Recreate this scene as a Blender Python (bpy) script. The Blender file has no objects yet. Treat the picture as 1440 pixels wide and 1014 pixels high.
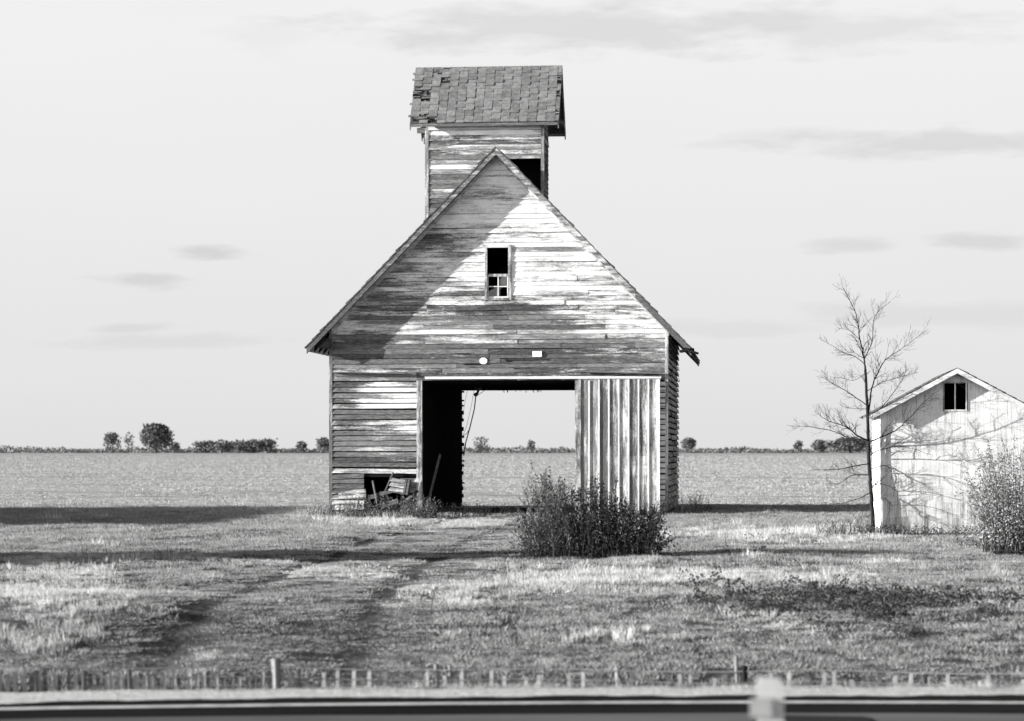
import bpy, math, random
from mathutils import Vector, noise
random.seed(7)
R = math.radians
S = bpy.context.scene
COL = S.collection
# ------------------------------------------------------------------ camera
F = 3461.0; YAW = R(5.677); EYE = 1.54; HOR = 635.0
cd = bpy.data.cameras.new('camera'); cam = bpy.data.objects.new('camera', cd); COL.objects.link(cam)
cam.location = (0, 0, EYE); cam.rotation_euler = (R(90), 0, YAW)
cd.sensor_width = 36; cd.lens = F/1440*36; cd.shift_y = (HOR-507)/1440
cd.clip_start = .1; cd.clip_end = 9000
cd.dof.use_dof = True; cd.dof.focus_distance = 50; cd.dof.aperture_fstop = 2.7
S.camera = cam
FW = (-math.sin(YAW), math.cos(YAW)); RT = (math.cos(YAW), math.sin(YAW))
def at(px, py, Y):                      # the point of the plane y=Y seen at a photo pixel
    u = (px-720)/F; d = Y/(FW[1]+u*RT[1])
    return Vector((d*(FW[0]+u*RT[0]), Y, EYE-(py-HOR)/F*d))
def X_(px, Y): return at(px, 0, Y).x
def Z_(py, Y, px=720): return at(px, py, Y).z
def ong(px, py, z=0):
    d = (EYE-z)*F/(py-HOR); u = (px-720)/F
    return (d*(FW[0]+u*RT[0]), d*(FW[1]+u*RT[1]))
def pix(x, y, z=0):
    d = x*FW[0]+y*FW[1]; r = x*RT[0]+y*RT[1]
    return 720+F*r/d, HOR+F*(EYE-z)/d
# ------------------------------------------------------------------ sun, sky, exposure
SUN_EL = R(10.5); SUN_A = R(17)          # low sun, from the left and 17 degrees in front of the gable plane
sl = bpy.data.lights.new('sun', 'SUN'); sl.energy = 5; sl.angle = R(.5); sl.color = (1, .995, .985)
sun = bpy.data.objects.new('sun', sl); COL.objects.link(sun)
sdir = Vector((-math.cos(SUN_A)*math.cos(SUN_EL), -math.sin(SUN_A)*math.cos(SUN_EL), math.sin(SUN_EL)))
sun.rotation_euler = sdir.to_track_quat('Z', 'Y').to_euler(); sun.location = (-40, -10, 30)
S.view_settings.view_transform = 'Standard'; S.view_settings.look = 'None'; S.view_settings.gamma = 1
S.view_settings.exposure = 1.45
W = bpy.data.worlds.new('World'); S.world = W; W.use_nodes = True
nt = W.node_tree; nt.nodes.clear(); N = nt.nodes.new; L = nt.links.new
def mth(nt, op, a, b=None, c=None, clamp=False):
    n = nt.nodes.new('ShaderNodeMath'); n.operation = op; n.use_clamp = clamp
    for i, v in enumerate((a, b, c)):
        if v is None: continue
        if isinstance(v, (int, float)): n.inputs[i].default_value = v
        else: nt.links.new(v, n.inputs[i])
    return n.outputs[0]
out = N('ShaderNodeOutputWorld'); bg = N('ShaderNodeBackground'); L(bg.outputs[0], out.inputs[0])
sky = N('ShaderNodeTexSky'); sky.sky_type = 'NISHITA'; sky.sun_disc = False
sky.sun_elevation = SUN_EL; sky.sun_rotation = math.atan2(sdir.x, sdir.y); sky.air_density = 1; sky.dust_density = 1.2
bw = N('ShaderNodeRGBToBW'); L(sky.outputs[0], bw.inputs[0])
tc = N('ShaderNodeTexCoord'); sp = N('ShaderNodeSeparateXYZ'); L(tc.outputs['Generated'], sp.inputs[0])
x, y, z = sp.outputs
ym = mth(nt, 'MAXIMUM', y, .05); u = mth(nt, 'DIVIDE', x, ym); v = mth(nt, 'DIVIDE', z, ym)
nz = N('ShaderNodeTexNoise'); nz.inputs['Scale'].default_value = 22; nz.inputs['Detail'].default_value = 9; nz.inputs['Roughness'].default_value = .62
cmb = N('ShaderNodeCombineXYZ'); L(u, cmb.inputs[0]); L(mth(nt, 'MULTIPLY', v, 4.5), cmb.inputs[1]); L(cmb.outputs[0], nz.inputs['Vector'])
n2 = N('ShaderNodeTexNoise'); n2.inputs['Scale'].default_value = 5; n2.inputs['Detail'].default_value = 4; L(cmb.outputs[0], n2.inputs['Vector'])
wob = mth(nt, 'SUBTRACT', nz.outputs[0], .5)
tot = None
CL = [(860,38,400,34,.85),(1180,45,230,30,.6),(640,50,220,22,.3),(1290,205,240,19,.8),(1120,195,110,12,.4),(272,349,62,11,.9),(188,388,66,12,.75),
      (180,457,85,8,.5),(230,477,150,12,.4),(1196,348,58,11,.6),(1366,345,78,11,.7),(1330,445,240,20,.35),(1020,462,150,14,.3),(370,45,80,22,.25),(1010,205,60,6,.3)]
for (cx, cy, rx, ry, am) in CL:
    uc = (cx-1064)/F; vc = (HOR-cy)/F
    du = mth(nt, 'DIVIDE', mth(nt, 'SUBTRACT', u, uc), rx*1.15/F); dv = mth(nt, 'DIVIDE', mth(nt, 'SUBTRACT', v, vc), ry*1.25/F)
    # flatter base: stretch the lower half
    q = mth(nt, 'SQRT', mth(nt, 'ADD', mth(nt, 'MULTIPLY', du, du), mth(nt, 'MULTIPLY', dv, dv)))
    m = mth(nt, 'SUBTRACT', mth(nt, 'ADD', 1, mth(nt, 'MULTIPLY', wob, 2.6)), q)
    m = mth(nt, 'MULTIPLY', mth(nt, 'MULTIPLY', m, 1.6, clamp=True), am)
    tot = m if tot is None else mth(nt, 'MAXIMUM', tot, m)
front = mth(nt, 'GREATER_THAN', y, .1); tot = mth(nt, 'MULTIPLY', tot, front)
# a pale band of haze above the horizon, deep sky overhead (the photograph is black and white: blue reads dark)
mr = N('ShaderNodeMapRange'); mr.interpolation_type = 'SMOOTHSTEP'; L(z, mr.inputs[0])
mr.inputs[1].default_value = .18; mr.inputs[2].default_value = .27; mr.inputs[3].default_value = 1; mr.inputs[4].default_value = .012
mh = N('ShaderNodeMapRange'); L(z, mh.inputs[0]); mh.inputs[1].default_value = 0; mh.inputs[2].default_value = .17
mh.inputs[3].default_value = 2.78; mh.inputs[4].default_value = 3.22
big = mth(nt, 'ADD', .98, mth(nt, 'MULTIPLY', n2.outputs[0], .05))
base = mth(nt, 'MULTIPLY', mth(nt, 'MULTIPLY', mh.outputs[0], mr.outputs[0]), big)
base = mth(nt, 'ADD', mth(nt, 'MULTIPLY', base, .96), mth(nt, 'MULTIPLY', mth(nt, 'MINIMUM', bw.outputs[0], 3), .04))
fin = mth(nt, 'MULTIPLY', base, mth(nt, 'SUBTRACT', 1, mth(nt, 'MULTIPLY', tot, .2)))
sky_fill = mth(nt, 'ADD', mth(nt, 'MULTIPLY', x, -.6), mth(nt, 'MULTIPLY', y, -.8))     # extra sky brightness behind the camera, added to fill the shaded gable
mg = N('ShaderNodeMapRange'); mg.interpolation_type = 'SMOOTHSTEP'; L(sky_fill, mg.inputs[0]); mg.inputs[1].default_value = 0; mg.inputs[2].default_value = .9; mg.inputs[3].default_value = 1; mg.inputs[4].default_value = 5.2
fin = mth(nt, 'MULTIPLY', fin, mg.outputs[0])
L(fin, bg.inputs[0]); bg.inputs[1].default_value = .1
S.cycles.max_bounces = 5; S.cycles.transparent_max_bounces = 8
# ------------------------------------------------------------------ helpers
def tag(o, label=None, cat=None, group=None, kind=None):
    for k, v_ in (('label', label), ('category', cat), ('group', group), ('kind', kind)):
        if v_: o[k] = v_
    return o
def empty(name, loc=(0, 0, 0)):
    o = bpy.data.objects.new(name, None); o.location = loc; COL.objects.link(o); o.empty_display_size = .3; return o
class MB:
    def __init__(s): s.v = []; s.f = []; s.w = []; s.b = []
    def vert(s, p, w=0., b=.5): s.v.append(tuple(p)); s.w.append(w); s.b.append(b); return len(s.v)-1
    def quad(s, ps, w=0., b=.5): s.f.append([s.vert(p, w, b) for p in ps])
    def box(s, p0, p1, w=0., b=None):
        if b is None: b = random.random()
        x0, y0, z0 = p0; x1, y1, z1 = p1
        i = [s.vert(p, w, b) for p in ((x0,y0,z0),(x1,y0,z0),(x1,y1,z0),(x0,y1,z0),(x0,y0,z1),(x1,y0,z1),(x1,y1,z1),(x0,y1,z1))]
        for q in ((0,3,2,1),(4,5,6,7),(0,1,5,4),(1,2,6,5),(2,3,7,6),(3,0,4,7)): s.f.append([i[k] for k in q])
    def prism(s, pts, d, w=0., b=None):     # polygon pts extruded by vector d
        if b is None: b = random.random()
        n = len(pts); d = Vector(d)
        a = [s.vert(p, w, b) for p in pts]; c = [s.vert(Vector(p)+d, w, b) for p in pts]
        s.f.append(a[::-1]); s.f.append(c)
        for k in range(n): s.f.append([a[k], a[(k+1) % n], c[(k+1) % n], c[k]])
    def bar(s, a, b_, wd, th, up=(0, 0, 1), w=0., b=None):   # rectangular beam a->b
        a = Vector(a); b2 = Vector(b_); d = (b2-a).normalized(); sd = d.cross(Vector(up))
        if sd.length < 1e-4: sd = d.cross(Vector((0, 1, 0)))
        sd.normalize(); upv = sd.cross(d); h = sd*wd/2; k = upv*th/2
        s.prism([a-h-k, a+h-k, a+h+k, a-h+k], b2-a, w, b)
    def tube(s, pts, rs, n=5, w=0., b=.5):
        prev = None; pts = [Vector(p) for p in pts]
        for i, p in enumerate(pts):
            d = (pts[min(i+1, len(pts)-1)]-pts[max(i-1, 0)])
            d = d.normalized() if d.length > 1e-9 else Vector((0, 0, 1))
            a = d.orthogonal().normalized() if prev is None else (prev-d*prev.dot(d)).normalized()
            prev = a; c = d.cross(a)
            ring = [s.vert(p+(a*math.cos(t*2*math.pi/n)+c*math.sin(t*2*math.pi/n))*rs[i], w, b) for t in range(n)]
            if i:
                for t in range(n): s.f.append([last[t], last[(t+1) % n], ring[(t+1) % n], ring[t]])
            last = ring
        s.f.append(last)
    def build(s, name, mat, parent=None, smooth=False):
        me = bpy.data.meshes.new(name)
        org = Vector((0, 0, 0))
        if parent is not None:
            o_ = parent
            while o_ is not None: org += o_.location; o_ = o_.parent
        me.from_pydata([(p[0]-org.x, p[1]-org.y, p[2]-org.z) for p in s.v], [], s.f)
        a = me.attributes.new('wear', 'FLOAT', 'POINT'); a.data.foreach_set('value', s.w)
        a = me.attributes.new('brd', 'FLOAT', 'POINT'); a.data.foreach_set('value', s.b)
        me.materials.append(mat)
        if smooth: me.polygons.foreach_set('use_smooth', [True]*len(me.polygons))
        me.update()
        o = bpy.data.objects.new(name, me); COL.objects.link(o)
        if parent is not None: o.parent = parent
        return o
def newmat(name, rough=.9):
    m = bpy.data.materials.new(name); m.use_nodes = True; t = m.node_tree
    b = t.nodes['Principled BSDF']; b.inputs['Roughness'].default_value = rough
    b.inputs['Specular IOR Level'].default_value = .3 if rough < .75 else 0
    return m, t, b
def grey(g): return (g, g, g, 1)
def flat(name, g, rough=.9, var=.25, scale=8, bump=.3, metal=0, st=(1, 1, 1)):
    m, t, b = newmat(name, rough); b.inputs['Metallic'].default_value = metal
    n = noise_n(t, scale, 6, st)
    L_ = t.links.new; r = ramp(t, n, [(.3, g*(1-var)), (.7, g*(1+var))]); L_(r, b.inputs['Base Color'])
    bump_n(t, b, n, bump); return m
def noise_n(t, scale, det=5, st=(1, 1, 1), w=None, coord='Object', rough=.6, dist=0):
    c = t.nodes.new('ShaderNodeTexCoord'); mp = t.nodes.new('ShaderNodeMapping'); mp.inputs['Scale'].default_value = st
    t.links.new(c.outputs[coord], mp.inputs[0]); n = t.nodes.new('ShaderNodeTexNoise')
    if w is not None: n.noise_dimensions = '4D'; t.links.new(w, n.inputs['W'])
    t.links.new(mp.outputs[0], n.inputs['Vector']); n.inputs['Scale'].default_value = scale
    n.inputs['Detail'].default_value = det; n.inputs['Roughness'].default_value = rough; n.inputs['Distortion'].default_value = dist
    return n.outputs[0]
def ramp(t, fac, stops):
    r = t.nodes.new('ShaderNodeValToRGB'); e = r.color_ramp.elements
    while len(e) < len(stops): e.new(.5)
    for i, (p, g) in enumerate(stops): e[i].position = p; e[i].color = grey(g)
    t.links.new(fac, r.inputs[0]); return r.outputs[0]
def bump_n(t, b, h, st, dist=.02):
    n = t.nodes.new('ShaderNodeBump'); n.inputs['Strength'].default_value = st; n.inputs['Distance'].default_value = dist
    t.links.new(h, n.inputs['Height']); t.links.new(n.outputs[0], b.inputs['Normal'])
def attr(t, name):
    a = t.nodes.new('ShaderNodeAttribute'); a.attribute_name = name; return a.outputs['Fac']
def painted(name, along, paint=.77, bare=(.03, .105, .27), off=0., sharp=.1):
    """old white paint flaking off grey boards; 'along' = stretch of the grain"""
    m, t, b = newmat(name, .85); A = attr(t, 'wear'); B = attr(t, 'brd'); wv = mth(t, 'MULTIPLY', B, 3.5)
    st = {'h': (1, 1, 8), 'v': (9, 9, 1)}[along]; sf = {'h': (1, 1, 16), 'v': (16, 16, 1)}[along]
    n1 = noise_n(t, 1.5, 7, st, wv, rough=.62); n2_ = noise_n(t, 7, 5, sf, wv, rough=.7); n3 = noise_n(t, 2.2, 5, (1, 1, 1)); n4 = noise_n(t, 16, 5, {'h': (1, 1, 3), 'v': (3, 3, 1)}[along], rough=.75)
    g = mth(t, 'ADD', A, mth(t, 'MULTIPLY', mth(t, 'SUBTRACT', n1, .5), 1.7))
    g = mth(t, 'ADD', g, mth(t, 'MULTIPLY', mth(t, 'SUBTRACT', n2_, .5), .95))
    g = mth(t, 'ADD', g, mth(t, 'MULTIPLY', mth(t, 'SUBTRACT', n4, .5), .8))
    g = mth(t, 'ADD', g, mth(t, 'MULTIPLY', mth(t, 'SUBTRACT', B, .5), .2))
    mr = t.nodes.new('ShaderNodeMapRange'); t.links.new(g, mr.inputs[0]); mr.inputs[1].default_value = .5-sharp*1.6; mr.inputs[2].default_value = .5+sharp*2.2
    msk = mr.outputs[0]
    pc = ramp(t, mth(t, 'ADD', mth(t, 'MULTIPLY', n3, .6), mth(t, 'MULTIPLY', n1, .4)), [(.3, paint*.6), (.48, paint*.86), (.62, paint)])
    bn = mth(t, 'ADD', mth(t, 'MULTIPLY', n2_, .85), mth(t, 'MULTIPLY', mth(t, 'FRACT', mth(t, 'MULTIPLY', B, 17.3)), .15))
    bc = ramp(t, bn, [(.36, bare[0]), (.5, bare[1]), (.66, bare[2])])
    mx = t.nodes.new('ShaderNodeMix'); mx.data_type = 'RGBA'; t.links.new(msk, mx.inputs[0]); t.links.new(pc, mx.inputs[6]); t.links.new(bc, mx.inputs[7])
    t.links.new(mx.outputs[2], b.inputs['Base Color'])
    bump_n(t, b, mth(t, 'SUBTRACT', mth(t, 'MULTIPLY', n2_, .8), mth(t, 'MULTIPLY', msk, .35)), .6, .012)
    return m
M = {}
M['siding'] = painted('peeling_white_siding', 'h')
M['door'] = painted('peeling_door_boards', 'v', paint=.72, bare=(.06, .14, .26))
M['trim'] = painted('weathered_trim', 'h', paint=.7, bare=(.06, .13, .24))
M['trimv'] = painted('weathered_upright_trim', 'v', paint=.7, bare=(.06, .13, .24))
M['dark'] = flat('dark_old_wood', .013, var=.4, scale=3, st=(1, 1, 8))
M['wood'] = flat('grey_weathered_wood', .13, var=.5, scale=4, st=(1, 1, 9), bump=.5)
M['metal'] = flat('rusty_dark_metal', .04, rough=.6, var=.3)
M['plate'] = flat('white_painted_plate', .8, rough=.5, var=.05)
M['bark'] = flat('dark_bark', .024, var=.45, scale=14, st=(1, 1, .3), bump=.8)
M['olds'] = flat('dark_scrap_wood', .07, var=.5, scale=6, st=(9, 9, 2))
M['glass'] = flat('dusty_glass', .06, rough=.25, var=.3)
# ------------------------------------------------------------------ ground
def fb(x, y, s, o=3):
    return noise.fractal(Vector((x*s, y*s, 3.7)), 1.0, 2.0, o, noise_basis='PERLIN_ORIGINAL')
def sm(a, b, t):
    t = max(0., min(1., (t-a)/(b-a))); return t*t*(3-2*t)
def Yl(x):
    q = x+1.48; c = max(-4.5, min(4.5, q)); return 14.9+.16*c-.018*c*c+(q-c)*(.16-.036*c)*.6
LANE = [ong(*p) for p in ((290, 1010), (335, 930), (400, 860), (500, 800), (600, 760), (690, 728))]
def lane_d(x, y):
    best = (99, 0)
    for (a, b) in zip(LANE, LANE[1:]):
        dx, dy = b[0]-a[0], b[1]-a[1]; t = max(0, min(1, ((x-a[0])*dx+(y-a[1])*dy)/(dx*dx+dy*dy)))
        ex, ey = x-a[0]-t*dx, y-a[1]-t*dy; d = math.hypot(ex, ey)
        if d < best[0]: best = (d, d if ex*dy-ey*dx > 0 else -d)
    return best[1]
def rut(x, y):
    if y > 58 or y < 19: return 0
    d = lane_d(x, y); return (math.exp(-((d-.8)/.2)**2)+math.exp(-((d+.8)/.2)**2))*(.8+.6*fb(x, y, .9, 2))
def G(x, y):
    s = y-Yl(x)
    if s < .9: return 0 if s > -6.6 else -.02-.0*s
    z = -.7*sm(.95, 2.8, s)+.47*sm(2.9, 5.4, s)+.23*sm(5.2, 10, s)
    k = sm(3.5, 8, s)*(1-sm(38, 46, y)) if x > -1 else sm(3.5, 8, s)*(1-sm(48, 56, y))
    z += k*(.085*fb(x, y, .16)+.05*fb(x+9, y*1.2, .5)+.016*fb(x, y, 2.2))
    z -= .036*max(0, rut(x, y))
    return z
def ground_sheet(name, ys, xs, fn, mat, kind='structure'):
    vs = [(x, y, fn(x, y)) for y in ys for x in xs]; n = len(xs)
    fs = [(j*n+i, j*n+i+1, (j+1)*n+i+1, (j+1)*n+i) for j in range(len(ys)-1) for i in range(n-1)]
    me = bpy.data.meshes.new(name); me.from_pydata(vs, [], fs); me.materials.append(mat)
    me.polygons.foreach_set('use_smooth', [True]*len(fs)); me.update()
    o = bpy.data.objects.new(name, me); COL.objects.link(o); o['kind'] = kind; return o
def fr(a, b, s):
    r = []; 
    while a < b-1e-6: r.append(a); a += s
    return r
FY = 66.8
m, t, b = newmat('lawn_soil'); n1 = noise_n(t, 1.1, 8, (1, .5, 1)); n2_ = noise_n(t, 14, 6, (1, 1, 1))
t.links.new(ramp(t, mth(t, 'ADD', mth(t, 'MULTIPLY', n1, .55), mth(t, 'MULTIPLY', n2_, .45)), [(.35, .04), (.5, .10), (.66, .2)]), b.inputs['Base Color']); bump_n(t, b, n2_, .8, .05); M['lawn'] = m
ys = fr(-60, 12, 6)+fr(12, 32, .2)+fr(32, FY, .45)+[FY]
xs = [-4000, -1500, -600, -250, -120, -70, -48]+fr(-38, -22, 1)+fr(-22, 12, .25)+fr(12, 40, 2)+[45, 70, 120, 250, 600, 1500, 4000]
ground_sheet('ground', ys, xs, G, M['lawn'])
m, t, b = newmat('harvested_field'); n1 = noise_n(t, .5, 8, (.12, 1, 1)); n2_ = noise_n(t, 5, 6, (.35, 1, 1)); n3 = noise_n(t, .035, 4, (.3, 1, 1))
q = mth(t, 'ADD', mth(t, 'MULTIPLY', n1, .4), mth(t, 'ADD', mth(t, 'MULTIPLY', n2_, .35), mth(t, 'MULTIPLY', n3, .25)))
t.links.new(ramp(t, q, [(.38, .25), (.5, .45), (.6, .62)]), b.inputs['Base Color']); bump_n(t, b, n2_, .5, .06); M['field'] = m
ys = [FY]+fr(67.5, 110, 1)+fr(110, 200, 4)+[210, 240, 280, 340, 420, 550, 750, 1000, 1400, 2000, 3000, 4500, 7000]
xs = [-5000, -1500, -600, -250, -120]+fr(-80, 40, 1.2)+[40, 70, 120, 250, 600, 1500, 5000]
ground_sheet('field', ys, xs, lambda x, y: (.06*fb(x, y, .35)*sm(FY, 72, y)*(1-sm(150, 220, y)) if y < 220 else 0), M['field'])
# road
m, t, b = newmat('asphalt', .8); n1 = noise_n(t, 25, 8, rough=.8); n2_ = noise_n(t, 1.2, 6, (.3, 1, 1))
t.links.new(ramp(t, mth(t, 'ADD', mth(t, 'MULTIPLY', n1, .35), mth(t, 'MULTIPLY', n2_, .65)), [(.35, .016), (.65, .034)]), b.inputs['Base Color']); bump_n(t, b, n1, .3, .01); M['asphalt'] = m
M['line'] = flat('road_line_paint', .62, var=.3, scale=6, bump=.1)
M['track'] = flat('polished_wheel_track', .15, var=.25, scale=1.5, st=(.3, 1, 1), bump=.1)
M['gravel'] = flat('pale_gravel', .6, var=.4, scale=30, bump=1)
def strip(name, s0, s1, z, mat, x0=-60, x1=60, kind='structure', step=.5, jit=0):
    mb = MB(); xs = fr(x0, x1, step)+[x1]; pr = None
    for x in xs:
        j = jit*fb(x, 1, 2.5, 3); j2 = jit*fb(x, 9, 2.5, 3)
        a = mb.vert((x, Yl(x)+s0+j, z)); c = mb.vert((x, Yl(x)+s1+j2, z))
        if pr: mb.f.append([pr[0], a, c, pr[1]])
        pr = (a, c)
    return tag(mb.build(name, mat), kind=kind)
strip('road', -6.4, .5, .006, M['asphalt'])
strip('road_edge_line', -.07, .07, .011, M['line'], jit=.012, step=.2)
strip('road_wheel_track', -1.25, -.62, .010, M['track'], jit=.05)
strip('road_shoulder', .36, .97, .014, M['gravel'], jit=.14, step=.06)
strip('near_road_shoulder', -8.4, -6.3, .012, M['gravel'], jit=.06)
mb = MB(); xp, yp = ong(1135, 1012); mb.prism([(xp-.32, yp-.35, .0), (xp+.4, yp-.38, .0), (xp+.33, yp+.05, .0), (xp-.28, yp+.07, .0)], (0, 0, .0165)); tag(mb.build('dark_road_patch', flat('dark_patch_surface', .008, rough=.7)), kind='structure')  # flat dark patch lying on the asphalt
# ------------------------------------------------------------------ barn
Y0 = 60.0; DEP = 8.3; Y1 = Y0+DEP
XL = X_(465, Y0); XR = X_(938, Y0); XC = (XL+XR)/2; SL = 1.037
RZ = Z_(207.5, Y0, 700)                       # roof top line at the wall plane
def roofz(x, off=0): return RZ-abs(x-XC)*SL+off
barn = empty('corn_crib_barn', (XC, Y0, 0))
tag(barn, 'tall old corn crib barn with peeling white boards and an open drive-through', 'barn')
def gz(px): return X_(px, Y0)
# openings on the front
AL = gz(593); AR = gz(810); AT = Z_(535, Y0, 700)      # alley
HT = Z_(524, Y0, 700)                                  # head of the lower wall
WX0, WX1, WZ0, WZ1 = gz(685), gz(715), Z_(420, Y0, 700), Z_(348, Y0, 700)
BL = [  # wear of the front, photo pixels: cx, cy, rx, ry, amount
 (590,335,60,9,.4),(690,268,30,5,.4),(620,345,70,12,.3),(560,375,60,10,.2),(600,402,60,8,.2),(545,425,60,9,.4),(530,447,70,7,.45),(520,487,45,14,.5),(520,470,60,5,.4),
 (720,435,60,14,.55),(700,452,110,12,.4),(640,470,50,10,-.15),(690,380,70,20,-.05),(690,487,240,16,.3),(700,513,340,18,.6),(480,450,20,14,-.3),(750,460,60,10,.3),(570,490,100,6,.3),
 (860,470,60,10,-.05),(820,400,110,60,-.02),(760,320,80,70,-.12),(770,350,60,4,.3),(860,400,60,5,.25),(730,320,50,5,.25),(810,460,90,5,.25),(660,410,40,4,.3),(880,440,50,4,.25),(540,668,70,8,.45),(850,430,90,8,.2),(800,350,50,5,.25),(780,395,70,4,.2),(900,480,50,5,.2),(730,290,40,4,.2),(700,240,40,30,-.1),(760,488,30,6,.3),(820,480,40,8,.2),(780,372,40,6,.25),(740,335,60,6,.2),(890,455,40,8,-.1),(620,300,40,12,-.1),
 (486,600,22,70,.45),(545,600,50,12,.15),(540,640,60,10,-.1),(560,560,40,20,-.25),(530,585,60,8,.35),(500,680,40,10,.35),(530,690,80,7,.4),(540,545,50,8,-.3)]
def wearf(x, z, base=.33):
    px, py = pix(x, Y0, z); w = base
    for (cx, cy, rx, ry, am) in BL:
        q = ((px-cx)/rx)**2+((py-cy)/ry)**2
        if q < 6: w += am*math.exp(-q)
    return w+.10+.10*noise.noise(Vector((x*1.3, z*3, 2)))+.1*noise.noise(Vector((x*.7, z*7, 9)))
def siding(mb, mp, uL, uR, z0, z1, ex, opens=(), gap=0., wf=None, th=.022, seg=.22, jit=.003, base=.35, blen=(1.6, 4.2), miss=0., rowvar=.22, sag=0.):
    """rows of lapped boards; mp(u, n, z) places a point n metres out of the wall"""
    nrow = int(round((z1-z0)/ex)); ex = (z1-z0)/nrow
    for r in range(nrow):
        za = z0+r*ex; zb = za+ex-gap; zc = (za+zb)/2; rv = (random.random()-.5)*rowvar
        ivs = [(0, 1)]
        ul, ur = uL(zc), uR(zc)
        if ur-ul < .03: continue
        cuts = [(o[0], o[1]) for o in opens if o[2]-ex*.3 < zc < o[3]+ex*.3]
        iv = [(ul, ur)]
        for (c0, c1) in cuts:
            iv = [p for (a, b_) in iv for p in ((a, min(b_, c0)), (max(a, c1), b_)) if p[1]-p[0] > .01]
        for (a, b_) in iv:
            js = [a]
            while js[-1] < b_:
                js.append(js[-1]+random.uniform(*blen))
            js[-1] = b_
            if len(js) > 2 and js[-1]-js[-2] < .4: js.pop(-2)
            for p, q in zip(js, js[1:]):
                if random.random() < miss: continue
                bd = random.random(); dz0 = random.uniform(-jit, jit); dz1 = random.uniform(-jit, jit); dn = random.uniform(0, jit*1.5)
                if random.random() < .14: dz0 -= jit*2.5; dn += jit
                elif random.random() < .14: dz1 -= jit*2.5
                if random.random() < .1: dn += .012
                p_, q_ = p+(.002 if p > a+.01 else 0), q-(.002 if q < b_-.01 else 0)
                ns = max(1, int((q_-p_)/seg)); pr = None
                for i in range(ns+1):
                    f = i/ns; uu = p_+(q_-p_)*f; dz = dz0+(dz1-dz0)*f
                    # slanted ends follow the outline
                    ut, ub = uu, uu
                    if i == 0 and p == ul: ut, ub = uL(zb), uL(za)
                    if i == ns and q == ur: ut, ub = uR(zb), uR(za)
                    w = (wf(uu, zc) if wf else base)+rv
                    ids = [mb.vert(mp(ut, .004+dn, zb+dz), w, bd), mb.vert(mp(ub, th+dn, za+dz), w, bd), mb.vert(mp(ub, -.004, za+dz+.002), w, bd)]
                    if pr:
                        mb.f.append([pr[0], pr[1], ids[1], ids[0]]); mb.f.append([pr[1], pr[2], ids[2], ids[1]])
                    pr = ids
fm = lambda u, n, z: (u, Y0-n, z)
EX = .118
# backing walls (sheathing) -------------------------------------------------
mb = MB()
rz = lambda x: roofz(x, -.12)
LT = AT+.07
mb.prism([(XL+.02, Y0+.01, AT), (WX0, Y0+.01, AT), (WX0, Y0+.01, rz(WX0)), (XL+.02, Y0+.01, rz(XL+.02))], (0, .05, 0), 1)
mb.prism([(WX1, Y0+.01, AT), (XR-.02, Y0+.01, AT), (XR-.02, Y0+.01, rz(XR-.02)), (XC, Y0+.01, RZ-.12), (WX1, Y0+.01, rz(WX1))] if WX1 < XC else
         [(WX1, Y0+.01, AT), (XR-.02, Y0+.01, AT), (XR-.02, Y0+.01, rz(XR-.02)), (WX1, Y0+.01, rz(WX1))], (0, .05, 0), 1)
mb.prism([(WX0+.001, Y0+.012, AT), (WX1-.001, Y0+.012, AT), (WX1-.001, Y0+.012, WZ0), (WX0+.001, Y0+.012, WZ0)], (0, .05, 0), 1)
top = [(WX0+.001, Y0+.012, WZ1), (WX1-.001, Y0+.012, WZ1), (WX1-.001, Y0+.012, rz(WX1))]+([(XC, Y0+.012, RZ-.12)] if WX0 < XC < WX1 else [])+[(WX0+.001, Y0+.012, rz(WX0))]
mb.prism(top, (0, .05, 0), 1)
# lower walls left with the hole, right behind the door
HX0, HX1, HZ0, HZ1 = gz(512), gz(588), .42, Z_(671, Y0)
mb.box((XL+.02, Y0+.01, .12), (HX0, Y0+.06, AT), 1); mb.box((HX0, Y0+.011, HZ1), (AL, Y0+.058, AT), 1)
mb.box((AR, Y0+.01, .12), (XR-.02, Y0+.06, AT), 1)
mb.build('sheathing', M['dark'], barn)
# front siding, upper
mb = MB()
zl = lambda z: max(XL+.03, XC-(RZ-.16-z)/SL); zr = lambda z: min(XR-.03, XC+(RZ-.16-z)/SL)
siding(mb, fm, zl, zr, HT, RZ-.2, EX, [(WX0-.02, WX1+.02, WZ0-.02, WZ1+.02)], wf=wearf, jit=.0065)
g = mb.build('gable_siding', M['siding'], barn)
# header under it (wide plain boards)
mb = MB(); 
siding(mb, fm, lambda z: XL+.03, lambda z: XR-.03, AT, HT, HT-AT, wf=lambda x, z: .95, blen=(2, 3.2), jit=.002)
mb.build('header_board', M['siding'], barn)
mb = MB()   # left crib front: gapped slats with a broken-out hole
siding(mb, fm, lambda z: XL+.03, lambda z: gz(586), .1, AT-.02, .134, [(HX0, HX1+.3, 0, HZ1)], gap=.022, wf=lambda x, z: wearf(x, z, .5), jit=.011, blen=(4, 5), rowvar=.5, th=.028)
siding(mb, fm, lambda z: gz(563), lambda z: gz(586), .52, HZ1, .13, gap=.02, wf=lambda x, z: .6, jit=.01)
mb.bar((XL+.2, Y0-.035, .47), (gz(515), Y0-.06, .52), .02, .2, w=.7)        # a slipped board
mb.build('crib_slats', M['siding'], barn)
mb = MB()   # right crib front, behind the door
siding(mb, fm, lambda z: AR, lambda z: XR-.03, .1, AT-.02, .134, gap=.03, base=.35, jit=.006, th=.03, blen=(2, 4))
mb.build('crib_slats', M['siding'], barn)
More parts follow.
